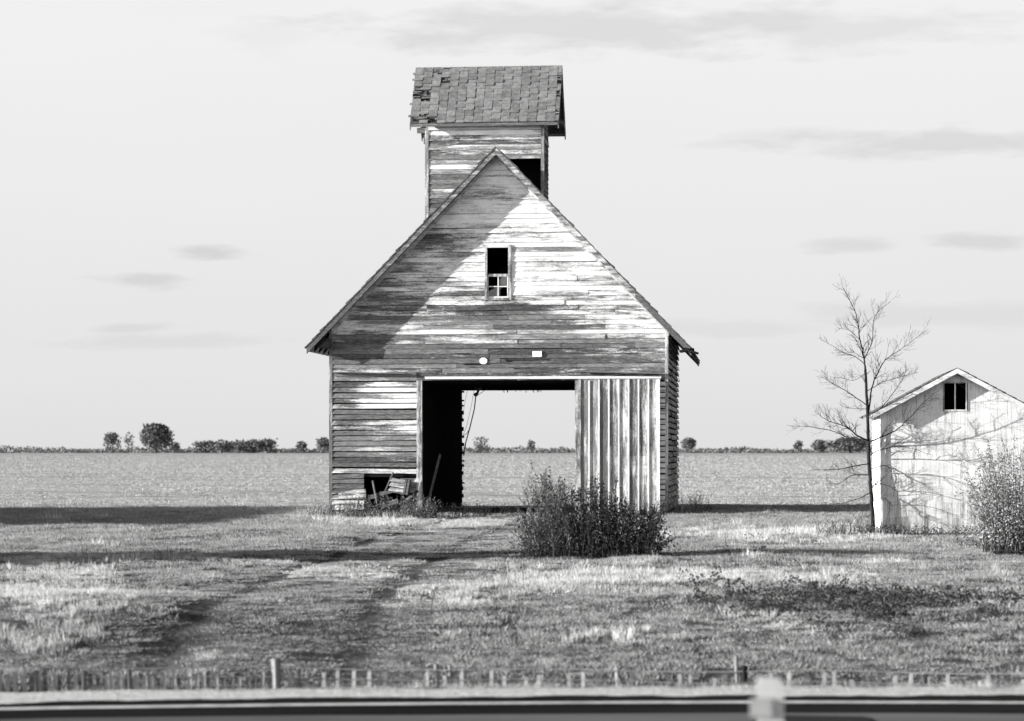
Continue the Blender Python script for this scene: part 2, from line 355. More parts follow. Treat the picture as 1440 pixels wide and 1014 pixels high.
# corner boards and posts
mb = MB(); mb.box((XL-.035, Y0-.032, .0), (XL+.045, Y0+.05, roofz(XL, -.16)), .8); mb.build('corner_board', M['trimv'], barn)
mb = MB(); mb.box((XR-.045, Y0-.034, .0), (XR+.03, Y0+.06, roofz(XR, -.16)), .55); mb.build('corner_board', M['trimv'], barn)
mb = MB(); mb.box((gz(586), Y0-.03, .1), (AL+.01, Y0+.12, AT), .62); mb.build('door_post', M['trimv'], barn)
mb = MB(); mb.box((AR-.02, Y0-.055, .1), (AR+.09, Y0+.12, AT), .75); mb.build('door_post', M['trimv'], barn)
# alley walls, loft floor
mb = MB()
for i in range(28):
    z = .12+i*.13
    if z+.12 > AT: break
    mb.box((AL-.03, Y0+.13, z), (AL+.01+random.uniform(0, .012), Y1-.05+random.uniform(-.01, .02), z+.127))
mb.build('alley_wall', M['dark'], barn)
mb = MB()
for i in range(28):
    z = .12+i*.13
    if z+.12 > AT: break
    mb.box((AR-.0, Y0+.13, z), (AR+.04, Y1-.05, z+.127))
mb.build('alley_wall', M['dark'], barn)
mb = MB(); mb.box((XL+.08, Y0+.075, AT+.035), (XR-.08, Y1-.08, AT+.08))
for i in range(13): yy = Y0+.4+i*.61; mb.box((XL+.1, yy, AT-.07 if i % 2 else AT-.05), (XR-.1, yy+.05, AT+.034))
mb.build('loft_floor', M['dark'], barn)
mb = MB()    # broken splinters hanging at the far header
for k in range(14):
    px = 700+random.uniform(0, 62); q = at(px, 545, Y1-.3); mb = MB(); mb.bar(q+Vector((0, 0, .08)), q+Vector((random.uniform(-.05, .05), 0, -random.uniform(.06, .2))), .03, .016); mb.build('splinter', M['dark'], barn)
q = at(740, 546, Y1-.3); mb = MB(); mb.box((q.x-.45, Y1-.35, q.z-.02), (q.x-.15, Y1-.3, q.z+.08)); mb.build('hanging_board', M['dark'], barn); mb = MB(); mb.box((q.x-.05, Y1-.35, q.z-.035), (q.x+.25, Y1-.3, q.z+.08))
mb.build('hanging_board', M['dark'], barn)
# side walls (gapped crib slats) and rear
for X, sg, nm in ((XL, -1, 0), (XR, 1, 1)):
    mb = MB(); mp = (lambda X, sg: lambda u, n, z: (X+sg*n, u, z))(X, sg)
    siding(mb, mp, lambda z: Y0+.05, lambda z: Y1, .1, roofz(X, -.2), .145, gap=.035, base=.5, jit=.01, th=.03, blen=(2, 4), seg=.5)
    mb.build('side_wall', M['siding'], barn)
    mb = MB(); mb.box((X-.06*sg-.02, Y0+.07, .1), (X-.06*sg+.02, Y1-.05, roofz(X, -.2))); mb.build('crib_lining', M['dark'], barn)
    for i in range(5):
        pass
mb = MB(); mp = lambda u, n, z: (u, Y1+n, z)
siding(mb, mp, zl, zr, AT, RZ-.2, .118, base=.5, seg=1); siding(mb, mp, lambda z: XL+.02, lambda z: AL, .1, AT, .13, base=.5, seg=1); siding(mb, mp, lambda z: AR, lambda z: XR-.02, .1, AT, .13, base=.5, seg=1)
mb.prism([(XL+.02, Y1-.06, AT), (XR-.02, Y1-.06, AT), (XR-.02, Y1-.06, rz(XR)), (XC, Y1-.06, RZ-.12), (XL+.02, Y1-.06, rz(XL))], (0, .05, 0), 1)
mb.box((XL+.02, Y1-.055, .1), (AL-.0, Y1-.012, AT), 1); mb.box((AR, Y1-.055, .1), (XR-.02, Y1-.012, AT), 1)
mb.build('rear_wall', M['siding'], barn)
mb = MB()    # ragged weeds of broken board ends along the far left jamb
for k in range(16):
    z = .2+k*.21+random.uniform(0, .08); mb = MB(); mb.box((AL-.02, Y1-.04, z), (AL+.03+random.uniform(.01, .05), Y1-.01, z+random.uniform(.04, .12))); mb.build('broken_board_end', M['dark'], barn)
mb = MB(); mb.box((XL, Y0-.0, -.15), (AL, Y0+.2, .11)); mb.box((AR, Y0, -.15), (XR, Y0+.2, .11)); mb.box((XL, Y1-.2, -.15), (AL, Y1, .11)); mb.box((AR, Y1-.2, -.15), (XR, Y1, .11))
mb.box((XL, Y0+.2, -.15), (XL+.2, Y1-.2, .11)); mb.box((XR-.2, Y0+.2, -.15), (XR, Y1-.2, .11)); mb.box((AL-.2, Y0+.2, -.15), (AL, Y1-.2, .11)); mb.box((AR, Y0+.2, -.15), (AR+.2, Y1-.2, .11))
mb.build('foundation', flat('old_concrete', .03), barn)
# sliding door
dd = MB(); DX0, DX1 = gz(815), gz(926); DZ0 = .03; DZ1 = Z_(534, Y0)
nb = 8; bwid = (DX1-DX0)/nb
def dwear(x, z): return .62-.12*sm(DX0, DX1, x)+.15*sm(0, 2, 2-z)*0
for i in range(nb):
    bd = random.random(); a = DX0+i*bwid+.004; c = a+bwid-.008; ns = 14
    for k in range(ns):
        za = DZ0+(DZ1-DZ0)*k/ns; zb = DZ0+(DZ1-DZ0)*(k+1)/ns; w = dwear(a, (za+zb)/2)+.0
        dd.quad([(a, Y0-.10, za), (c, Y0-.10, za), (c, Y0-.10, zb), (a, Y0-.10, zb)], w+.12+.25*noise.noise(Vector((a*2, za*1.5, 4))), bd)
dd.box((DX0, Y0-.098, DZ0), (DX1, Y0-.06, DZ1), .8)
door = dd.build('sliding_door', M['door'], barn)
for i in range(nb+1):
    mb = MB(); xx = DX0+i*bwid; hw = .018 if 0 < i < nb else .04; zt = DZ1-(.0 if random.random() < .7 else .03)
    k = 10
    for j in range(k):
        za = DZ0+(zt-DZ0)*j/k; zb = DZ0+(zt-DZ0)*(j+1)/k
        mb.box((xx-hw, Y0-.125, za), (xx+hw, Y0-.101, zb), -.15+.2*random.random()+(.7 if i == 0 else 0), .3)
    mb.build('batten', M['door'], door)
mb = MB(); mb.box((gz(598), Y0-.09, Z_(533, Y0)), (gz(930), Y0-.05, Z_(529.5, Y0)), .05, .3)
mb.box((gz(470), Y0-.05, Z_(529, Y0)), (gz(585), Y0-.03, Z_(524, Y0)), 1, .9)
mb.build('door_track', M['trim'], barn)
mb = MB(); mb.bar((gz(816), Y0-.16, Z_(523, Y0)), (gz(932), Y0-.13, Z_(526, Y0)), .16, .03, w=1.3, b=.5); mb.build('track_cover', M['trim'], barn)
mb = MB(); mb.bar((gz(468), Y0-.1, Z_(523, Y0)), (gz(572), Y0-.1, Z_(525, Y0)), .14, .025, w=1.4, b=.2); mb.build('track_cover', M['trim'], barn)
mb = MB(); mb.box((gz(749), Y0-.056, Z_(502, Y0)), (gz(762), Y0-.046, Z_(494, Y0))); mb.build('metal_plate', M['plate'], barn)
mb = MB(); c = Vector((gz(680), Y0-.055, Z_(507.5, Y0))); mb.prism([c+Vector((.1*math.cos(a*.785+.4), 0, .085*math.sin(a*.785+.4))) for a in range(8)], (0, .008, 0)); mb.build('metal_plate', M['plate'], barn)
mb = MB()
for (px, py, l) in ((742, 506, 62), (665, 512, 26), (650, 497, 20), (716, 508, 8)): mb = MB(); mb.box((gz(px-l/2), Y0-.04, Z_(py+.9, Y0)), (gz(px+l/2), Y0-.019, Z_(py-.4, Y0))); mb.build('crack', M['dark'], barn)
# window
WD = empty('window', (0, 0, 0)); bpy.data.objects.remove(WD)
mb = MB(); ft = Y0-.05
mb.box((WX0-.055, ft, WZ0-.03), (WX0+.005, Y0+.06, WZ1+.06), .6); mb.box((WX1-.005, ft, WZ0-.03), (WX1+.075, Y0+.06, WZ1+.06), .55)
mb.box((WX0+.005, ft+.002, WZ1-.005), (WX1-.005, Y0+.06, WZ1+.055), .3); mb.box((WX0+.005, ft-.01, WZ0-.035), (WX1-.005, Y0+.06, WZ0+.02), .6)
win = mb.build('window', M['trimv'], barn)
mb = MB(); mz = Z_(387, Y0, 700); mh_ = Z_(403, Y0, 700); mx_ = gz(700.5); sy = Y0-.002
mb.box((WX0+.006, sy, mz-.035), (WX1-.006, sy+.04, mz+.03), .45); mb.box((mx_-.013, sy+.001, WZ0+.02), (mx_+.013, sy+.036, mz-.035), .1, .3)
mb.box((WX0+.03, sy+.002, mh_-.011), (WX1-.03, sy+.034, mh_+.011), .2, .3); mb.box((WX0+.006, sy+.002, WZ0+.02), (WX0+.03, sy+.037, mz-.035), .3); mb.box((WX1-.03, sy+.002, WZ0+.02), (WX1-.006, sy+.037, mz-.035), .1)
mb.box((WX0+.03, sy+.002, WZ0+.021), (WX1-.03, sy+.037, WZ0+.055), .2)
mb.build('sash', M['trimv'], win)
mb = MB(); gy = sy+.02
mb.prism([(mx_+.014, gy, mh_+.012), (WX1-.031, gy, mh_+.012), (WX1-.031, gy, mz-.036), (mx_+.09, gy, mz-.036), (mx_+.014, gy, mz-.13)], (0, .003, 0))
mb.prism([(WX0+.031, gy, WZ0+.056), (mx_-.014, gy, WZ0+.056), (mx_-.014, gy, mh_-.05), (mx_-.07, gy, mh_-.025), (mx_-.14, gy, mh_-.06), (WX0+.031, gy, mh_-.12)], (0, .003, 0))
mb.prism([(mx_+.014, gy, WZ0+.056), (mx_+.05, gy, WZ0+.056), (mx_+.04, gy, mh_-.1), (mx_+.09, gy, mh_-.012), (mx_+.014, gy, mh_-.012)], (0, .003, 0))
mb.build('broken_pane', M['glass'], win)
# roof -----------------------------------------------------------------------
M['shingle'] = None
m, t, b = newmat('wood_shingle'); B = attr(t, 'brd'); A = attr(t, 'wear'); n1 = noise_n(t, 9, 6, (1, 1, 1)); n2_ = noise_n(t, 60, 3)
q = mth(t, 'ADD', mth(t, 'MULTIPLY', B, .2), mth(t, 'ADD', mth(t, 'MULTIPLY', n1, .7), mth(t, 'MULTIPLY', n2_, .2)))
q = mth(t, 'SUBTRACT', q, mth(t, 'MULTIPLY', A, .6))
t.links.new(ramp(t, q, [(.05, .008), (.3, .08), (.55, .16), (.8, .26)]), b.inputs['Base Color']); bump_n(t, b, n1, .5, .01); M['shingle'] = m
OV = .46; YF = Y0-OV; YB = Y1+.35
def side_slab(mb, sg, xe, y0, y1, o0, o1, w=0, b=None):     # slab following the roof slope between offsets o0<o1 (vertical)
    pts = [(XC, y0, RZ+o0), (XC+sg*xe, y0, RZ-xe*SL+o0), (XC+sg*xe, y0, RZ-xe*SL+o1), (XC, y0, RZ+o1)]
    mb.prism(pts, (0, y1-y0, 0), w, b)
EL = XC-X_(431, YF); ER = X_(972, YF)-XC
for sg, xe in ((-1, EL), (1, ER)):
    mb = MB(); side_slab(mb, sg, xe, YF+.03, YB, -.10, -.05); 
    roof = mb.build('roof', M['wood'], barn)
    # shingle courses
    mb = MB(); course = .17; n = int(xe/course)+1
    for i in range(n):
        xa = xe-i*course+random.uniform(-.006, .006); xb = max(0, xa-course*1.5)
        yy = YF
        while yy < YB:
            wd = random.uniform(.12, .32) if yy > YF+.5 else .5
            ln = random.uniform(-.012, .015)+(random.uniform(0, .05) if yy == YF else 0); bd = random.random()
            if i > n*.75 and False: pass
            y2 = min(YB, yy+wd-.006)
            up = .0+.014*random.random(); lift = random.uniform(.01, .03) if yy == YF and random.random() < .4 else 0
            x0s, x1s = XC+sg*(xa+ln), XC+sg*xb
            z0s = RZ-(xa+ln)*SL+.0+lift; z1s = RZ-xb*SL-.035
            a = [(x0s, yy, z0s-.03), (x1s, yy, z1s-.02), (x1s, yy, z1s+.0), (x0s, yy, z0s)]
            if random.random() > .04 or yy == YF: mb.prism(a, (0, y2-yy, 0), .25 if yy == YF else 0, bd)
            yy += wd
    mb.build('shingles', M['shingle'], roof)
    mb = MB()  # rake fascia: two stepped boards
    k = 14
    for j in range(k):
        f0, f1 = j/k, (j+1)/k; x0s, x1s = xe*f0, xe*f1; wr = (.75 if sg < 0 else .62)+random.uniform(-.05, .05)+(.25 if f0 > .7 else 0)
        mb.prism([(XC+sg*x0s, YF+.012, RZ-x0s*SL-.22), (XC+sg*x1s, YF+.012, RZ-x1s*SL-.22), (XC+sg*x1s, YF+.012, RZ-x1s*SL-.05), (XC+sg*x0s, YF+.012, RZ-x0s*SL-.05)], (0, .03, 0), wr, .5+.03*sg)
    mb.build('rake_board', M['trim'], roof)
    mb = MB()
    for j in range(k):
        f0, f1 = j/k, (j+1)/k; x0s, x1s = (xe-.55)*f0, (xe-.55)*f1; wr = .5+random.uniform(-.08, .08)
        mb.prism([(XC+sg*x0s, Y0-.05, RZ-x0s*SL-.28), (XC+sg*x1s, Y0-.05, RZ-x1s*SL-.28), (XC+sg*x1s, Y0-.05, RZ-x1s*SL-.11), (XC+sg*x0s, Y0-.05, RZ-x0s*SL-.11)], (0, .035, 0), wr, .4)
    mb.build('frieze_board', M['trim'], roof)
    mb = MB(); mb.box(*[(min(a, b_), c, d) for a, b_, c, d in ((XC+sg*(xe-.05), XC+sg*(xe-.02), YF+.05, RZ-xe*SL-.16),)], *[(max(a, b_), c, d) for a, b_, c, d in ((XC+sg*(xe-.05), XC+sg*(xe-.02), YB, RZ-xe*SL-.02),)]); mb.build('eave_fascia', M['wood'], roof)
    mb = MB()   # rafters tails
    for j in range(14):
        yy = YF+.1+j*.66; 
        mb.prism([(XC+sg*.1, yy, RZ-.1*SL-.22), (XC+sg*(xe-.03), yy, RZ-(xe-.03)*SL-.2), (XC+sg*(xe-.03), yy, RZ-(xe-.03)*SL-.1), (XC+sg*.1, yy, RZ-.1*SL-.1)], (0, .05, 0), 1)
    mb.build('rafters', M['dark'], roof)
# broken bits at the right eave tip
mb = MB(); q = at(968, 490, YF)
mb.bar(q+Vector((-.1, .05, .0)), q+Vector((.22, .0, -.12)), .3, .05, w=.8); mb.bar(q+Vector((-.2, .1, -.07)), q+Vector((.12, .05, -.02)), .25, .06, w=.8); mb.bar(q+Vector((.0, .2, -.05)), q+Vector((.1, .2, -.02)), .4, .05, w=.8)
mb.bar(q+Vector((.05, .1, .0)), q+Vector((.2, .1, -.22)), .12, .04)
mb.build('broken_eave', M['dark'], barn)
mb = MB(); q = at(445, 480, YF); mb.prism([q+Vector((-.22, .05, -.12)), q+Vector((.34, .05, -.2)), q+Vector((.34, .05, .05)), q+Vector((.1, .05, .14))], (0, .04, 0)); mb.build('eave_return', M['dark'], barn)
# cupola -----------------------------------------------------------------------
CY = 64.1; HB = .75; CF = CY-HB; cx0, cx1 = X_(599.5, CF), X_(763.5, CF)
ce = Z_(179, CF, 680); crz = Z_(96, CY, 680)
def cw(x, z):
    px, py = pix(x, CF, z); w = .84
    for (cx, cy, rx, ry, am) in ((690,186,90,8,-.65),(660,210,40,5,-.4),(740,213,30,8,-.35),(630,235,35,6,-.5),(640,255,40,12,.2),(625,268,30,4,-.3),(690,198,60,5,.1),(620,290,30,12,.15)):
        q = ((px-cx)/rx)**2+((py-cy)/ry)**2
        if q < 6: w += am*math.exp(-q)
    return w
mb = MB(); hx0, hx1, hz1 = X_(712, CF), X_(761, CF), Z_(221.5, CF)
zb_ = 6.6
siding(mb, lambda u, n, z: (u, CF-n, z), lambda z: cx0, lambda z: cx1, zb_, ce+.05, .125, [(hx0, hx1, 0, hz1-.06)], wf=cw, blen=(3.5, 4))
cup = mb.build('cupola', M['siding'], barn)
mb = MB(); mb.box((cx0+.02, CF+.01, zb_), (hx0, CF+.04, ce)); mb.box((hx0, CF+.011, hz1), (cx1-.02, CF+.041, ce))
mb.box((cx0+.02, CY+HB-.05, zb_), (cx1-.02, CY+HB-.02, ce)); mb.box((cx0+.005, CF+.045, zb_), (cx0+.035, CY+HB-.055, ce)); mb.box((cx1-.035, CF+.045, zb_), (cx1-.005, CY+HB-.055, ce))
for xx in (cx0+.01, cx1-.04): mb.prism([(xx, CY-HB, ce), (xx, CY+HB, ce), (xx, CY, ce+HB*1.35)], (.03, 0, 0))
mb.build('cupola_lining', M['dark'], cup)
for X, sg in ((cx0, -1), (cx1, 1)):
    mb = MB(); siding(mb, (lambda X, sg: lambda u, n, z: (X+sg*n, u, z))(X, sg), lambda z: CF+.0, lambda z: CY+HB, zb_, ce, .125, base=.75, seg=.5)
    siding(mb, (lambda X, sg: lambda u, n, z: (X+sg*n, u, z))(X, sg), lambda z: CY-(HB-(z-ce)/1.35), lambda z: CY+(HB-(z-ce)/1.35), ce, ce+.9, .125, base=.75, seg=.5)
    mb.build('cupola_side', M['siding'], cup)
mb = MB(); siding(mb, lambda u, n, z: (u, CY+HB+n, z), lambda z: cx0, lambda z: cx1, zb_, ce, .125, base=.6, seg=1); mb.build('cupola_rear', M['siding'], cup)
mb = MB(); mb.box((cx0-.03, CF-.035, zb_), (cx0+.06, CF+.02, ce), .65, .4); mb.build('cupola_corner', M['trimv'], cup)
mb = MB(); mb.box((cx1-.05, CF-.035, zb_), (cx1+.035, CF+.02, ce), .8, .4); mb.build('cupola_corner', M['trimv'], cup)
mb = MB(); mb.box((cx0+.06, CF-.04, ce-.06), (cx1-.06, CF-.022, ce+.04), .25, .4); mb.build('cupola_frieze', M['trim'], cup)
rx0 = X_(576, CF-.4); rx1 = X_(786, CF-.4)
run = HB+.40; ez = Z_(172.5, CY-run, 680); rise = crz-ez; slp = math.hypot(run, rise)
mb = MB()
for sg in (-1, 1):
    mb.prism([(rx0+.02, CY+sg*run, ez-.035), (rx0+.02, CY, crz-.055), (rx0+.02, CY, crz-.02), (rx0+.02, CY+sg*(run+.0), ez-.003)], (rx1-rx0-.04, 0, 0), 1, .1)
mb.build('cupola_deck', flat('old_roof_boards', .05, var=.5, scale=5, st=(1, 6, 6)), cup)
mb = MB()
for sg in (-1, 1):   # bargeboards at both ends
    for xx in (rx0, rx1-.03):
        mb.prism([(xx, CY+sg*run, ez-.17), (xx, CY, crz-.2), (xx, CY, crz-.02), (xx, CY+sg*run, ez-.0)], (.03, 0, 0), .9, .5)
    mb.box((rx0+.03, CY+sg*run-.015, ez-.085), (rx1-.03, CY+sg*run+.015, ez-.012), .8 if sg < 0 else .9, .3)
mb.build('cupola_eaves', M['trim'], cup)
mb = MB(); mb.box((rx0+.12, CY+run-.5, ez-.3), (rx0+.55, CY+run-.45, ez-.06)); mb.build('cupola_bracket', M['wood'], cup); mb = MB(); mb.box((rx0+.14, CF-.02, ez-.2), (cx0-.03, CF+.02, ez-.06)); mb.build('cupola_bracket', M['wood'], cup)
# interlocking shingles
mb = MB(); cw_ = .235; rows = 9; rh = slp/rows
for sg in (-1, 1):
    nrm = Vector((0, sg*rise, run)).normalized(); dn = Vector((0, sg*run, -rise)).normalized(); tp = Vector((0, CY, crz))
    ncol = int((rx1-rx0)/cw_)+1
    for i in range(ncol):
        for j in range(-1, rows+1):
            off = ((i//1) % 4)*.25 if False else (0, .5)[i % 2]
            for h in range(1):
                v0 = (j+off)*rh; v1 = v0+rh; 
                a = rx0+i*cw_; c = min(rx1, a+cw_)
                cl = max(0, v0); ch = min(slp+.01, v1)
                if ch-cl < .02: continue
                fx = (a-rx0)/(rx1-rx0); fv = cl/slp
                bad = 0
                if fx < .14: bad = .3
                if fx < .22 and fv < .2: bad = .4
                if fx > .92: bad = .22
                if fx > .95 and .15 < fv < .75: bad = .4
                bd = random.random(); wv = 0
                if random.random() < bad: wv = .9; 
                th = .008 if wv else random.uniform(.02, .032)
                tilt = random.uniform(0, .012)
                P = lambda xx, vv, nn: Vector((xx, 0, 0))+tp+dn*vv+nrm*nn
                e = .006
                if wv:   # torn: ragged remains
                    for kk in range(4):
                        va = cl+(ch-cl)*kk/4; vb = va+(ch-cl)/4*random.uniform(.4, 1.3); a = rx0+i*cw_+random.uniform(-.04, .1); c = min(rx1, rx0+i*cw_+cw_*random.uniform(.5, 1.1)); a = max(rx0, a)
                        pts = [P(a, va, 0), P(c, va+random.uniform(0, .02), 0), P(c, vb, .004), P(a, vb+random.uniform(-.02, .02), .004)]
                        mb.prism(pts, nrm*random.uniform(.004, .03), random.choice((.0, .2, .5, .9)), random.random())
                else:
                    pts = [P(a+e, cl, -.002), P(c-e, cl, -.002), P(c-e, ch, tilt+.004), P(a+e, ch, tilt+.004)]
                    mb.prism(pts, nrm*th, 0, bd)
                    if random.random() < .85 and ch < slp-.05:      # interlocking ear
                        pts = [P(a-.05, ch-.06, .012+tilt), P(c-.05, ch-.06, .012+tilt), P(c-.05, ch+.012, .018+tilt), P(a-.05, ch+.012, .016+tilt)]
                        mb.prism(pts, nrm*.012, 0, bd)
mb.build('cupola_shingles', M['shingle'], cup)
mb = MB()
xx = rx0
while xx < rx1-.05:
    wd = random.uniform(.1, .22)
    x2 = min(rx1, xx+wd-.008)
    for sg in (-1, 1):
        mb.prism([(xx, CY-sg*.01, crz+.022), (xx, CY+sg*.085, crz-.085*rise/run+.034), (xx, CY+sg*.08, crz-.085*rise/run+.05), (xx, CY-sg*.01, crz+.045)], (x2-xx, 0, 0), 0, random.random())
    xx += wd
mb.build('ridge_caps', M['shingle'], cup)
# things in the alley and at the hole -----------------------------------------
pul = empty('hoist_pulley', at(672, 545, Y0+4)); tag(pul, 'dark iron hoist pulley with ropes hanging from the drive-through ceiling', 'pulley')
Yh = Y0+4; P = lambda px, py, dy=0: at(px, py, Yh+dy)
mb = MB(); mb.box(P(667, 547), P(677, 537, .1)); mb.bar(P(674, 546), P(670, 556), .05, .06); q = P(669, 555)
mb.prism([q+Vector((.055*math.cos(a), -.02, .055*math.sin(a))) for a in [k*.785 for k in range(8)]], (0, .05, 0)); mb.build('block', M['metal'], pul)
mb = MB(); mb.tube([P(669, 557), P(667, 575), P(661, 600), P(655, 622), P(652, 641)], [.016]*5, 5); mb.tube([P(670, 557), P(686, 546), P(690, 538)], [.01]*3, 4); mb.build('rope', M['metal'], pul)
mb = MB(); mb.tube([P(668, 540), P(663, 570), P(656, 600), P(650, 615)], [.006]*4, 4); mb.tube([P(659, 540), P(654, 565), P(650, 590)], [.005]*3, 4); mb.tube([P(661, 602), P(656, 610), P(649, 614)], [.01]*3, 4); mb.build('wire', M['metal'], pul)
hk = MB(); Pk = lambda px, py: at(px, py, Y1-.5)
hk.tube([Pk(761, 538), Pk(761, 548)], [.03, .02], 5); hk.tube([Pk(760, 541), Pk(764, 547), Pk(768, 546), Pk(769, 540)], [.012]*4, 5)
tag(hk.build('iron_hook', M['metal']), 'small curved iron hook under the far ceiling beam of the drive-through', 'hook')
mb = MB(); A_ = at(619, 640, Y0+1.2); B_ = Vector((X_(598, Y0+.6), Y0+.6, -.02)); mb.bar(A_, B_, .05, .14, up=(0, 1, 0)); tag(mb.build('leaning_plank', M['wood']), 'long dark plank leaning inside the open drive-through of the barn', 'plank')
mb = MB(); mb.bar(at(553, 664, Y0-.12), at(542, 690, Y0-.16), .03, .12, up=(0, 1, 0), w=.6); tag(mb.build('loose_board', M['wood']), 'short pale board standing in the broken hole of the slatted wall', 'board')
cr = empty('slatted_crate', at(562, 690, Y0-.3)); tag(cr, 'small tilted wooden crate of pale slats lying by the broken wall', 'crate')
def rotp(c, p, a): 
    x, z = p[0]-c.x, p[2]-c.z; return (c.x+x*math.cos(a)-z*math.sin(a), p[1], c.z+x*math.sin(a)+z*math.cos(a))
for (a, b_, wd, wr, lab) in (((518, 700), (552, 690), .1, .9, 'dark board end poking out of the broken hole at its left'), ((566, 708), (588, 690), .07, 1., 'thin broken board leaning on the left door post'), ((536, 712), (560, 704), .12, .7, 'short grey board lying in the weeds below the broken hole'), ((524, 676), (530, 706), .06, .9, 'narrow upright scrap board inside the broken hole')):
    mb = MB(); mb.bar(at(a[0], a[1], Y0-.02), at(b_[0], b_[1], Y0-.16), .025, wd, w=wr); tag(mb.build('loose_board', M['olds']), lab, 'board', 'loose boards at the broken hole')
c0 = at(562, 684, Y0-.3)
mb = MB()
for k in range(3):
    z = c0.z-.14+k*.115; pts = [rotp(c0, (c0.x+dx, Y0-.42, z+dz), -.17) for dx, dz in ((-.26, 0), (.12, 0), (.12, .09), (-.2, .09))]; mb.prism(pts, (0, .02, 0), .55, random.random())
mb.build('slats', M['trim'], cr)
mb = MB()
for dx in (.12, .19): pts = [rotp(c0, (c0.x+dx+a, Y0-.43, c0.z+b_), -.17) for a, b_ in ((0, -.17), (.05, -.17), (.05, .2), (0, .2))]; mb.prism(pts, (0, .3, 0), .6)
mb.prism([rotp(c0, (c0.x+a, Y0-.39, c0.z+b_), -.17) for a, b_ in ((-.25, -.17), (.2, -.17), (.2, -.15), (-.25, -.15))], (0, .27, 0), .8)
mb.prism([rotp(c0, (c0.x+a, Y0-.12, c0.z+b_), -.17) for a, b_ in ((-.22, -.15), (.12, -.15), (.12, .17), (-.2, .17))], (0, .015, 0), .8)
mb.build('frame', M['wood'], cr)
# ------------------------------------------------------------------ white shed on the right
SY = 46.3; SD = 3.4
sx0, sx1 = X_(1240, SY), X_(1450, SY); sc = (sx0+sx1)/2; ez_ = Z_(577, SY, 1300); az_ = Z_(521, SY, 1345); ssl = (az_-ez_)/(sc-sx0)
M['white'] = painted('white_shed_paint', 'v', paint=.68, bare=(.11, .2, .32), sharp=.12)
shed = empty('white_shed', (sc, SY, 0)); tag(shed, 'small white gabled shed behind the bare tree, black opening under its peak', 'shed')
wx0, wx1, wz0, wz1 = X_(1328, SY), X_(1358, SY), Z_(576, SY, 1343), Z_(539, SY, 1343)
def zt(x): return az_-abs(x-sc)*ssl-.02
mb = MB(); x = sx0
while x < sx1-.01:
    x2 = min(sx1, x+random.uniform(.1, .16)); bd = .3+.35*random.random(); xm = (x+x2)/2
    for (a, c) in ([(0.02, None)] if not (wx0 < xm < wx1) else [(.02, wz0), (wz1, None)]):
        n = 8
        ta = zt(x) if c is None else c; tb = zt(x2) if c is None else c
        for k in range(n):
            f0, f1 = k/n, (k+1)/n
            w = .3+.45*(1-min(1, f0*3.5))*random.random()+(.05*random.random())
            mb.quad([(x+.001, SY-.0, a+(ta-a)*f0), (x2-.001, SY-.0, a+(tb-a)*f0), (x2-.001, SY, a+(tb-a)*f1), (x+.001, SY, a+(ta-a)*f1)], w, bd)
    x = x2
mb.build('front_wall', M['white'], shed)
mb = MB()
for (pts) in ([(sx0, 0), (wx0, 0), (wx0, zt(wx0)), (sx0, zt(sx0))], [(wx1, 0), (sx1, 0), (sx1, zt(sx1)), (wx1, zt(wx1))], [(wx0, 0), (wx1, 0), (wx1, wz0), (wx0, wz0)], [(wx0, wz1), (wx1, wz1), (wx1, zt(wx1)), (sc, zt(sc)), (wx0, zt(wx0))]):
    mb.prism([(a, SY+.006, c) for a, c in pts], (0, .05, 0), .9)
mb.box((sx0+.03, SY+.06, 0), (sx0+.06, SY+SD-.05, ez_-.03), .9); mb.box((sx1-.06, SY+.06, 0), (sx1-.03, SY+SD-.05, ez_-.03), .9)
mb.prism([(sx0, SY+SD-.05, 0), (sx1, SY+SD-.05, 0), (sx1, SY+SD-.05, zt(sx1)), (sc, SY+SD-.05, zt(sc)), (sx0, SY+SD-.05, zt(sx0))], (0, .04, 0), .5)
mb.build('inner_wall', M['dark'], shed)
for X, sg in ((sx0, -1), (sx1, 1)):
    mb = MB(); siding(mb, (lambda X, sg: lambda u, n, z: (X+sg*n, u, z))(X, sg), lambda z: SY+.02, lambda z: SY+SD, .03, ez_, .13, base=-.1, seg=.5, rowvar=.1, blen=(3.5, 4)); mb.build('side_wall', M['siding'], shed)
mb = MB(); mb.box((sx0-.03, SY-.03, 0), (sx0+.07, SY-.003, ez_), .0, .3); mb.build('corner_board', M['white'], shed)
mb = MB(); mb.box((wx0-.03, SY-.02, wz0-.03), (wx0+.0, SY+.05, wz1+.03), .9); mb.box((wx1, SY-.02, wz0-.03), (wx1+.02, SY+.05, wz1+.02), .2); mb.box((wx0, SY-.019, wz0-.03), (wx1, SY+.05, wz0-.0), .4)
mb.box(((wx0+wx1)/2-.01, SY+.0, wz0), ((wx0+wx1)/2+.012, SY+.03, wz1), .2); mb.build('window_frame', M['trimv'], shed)
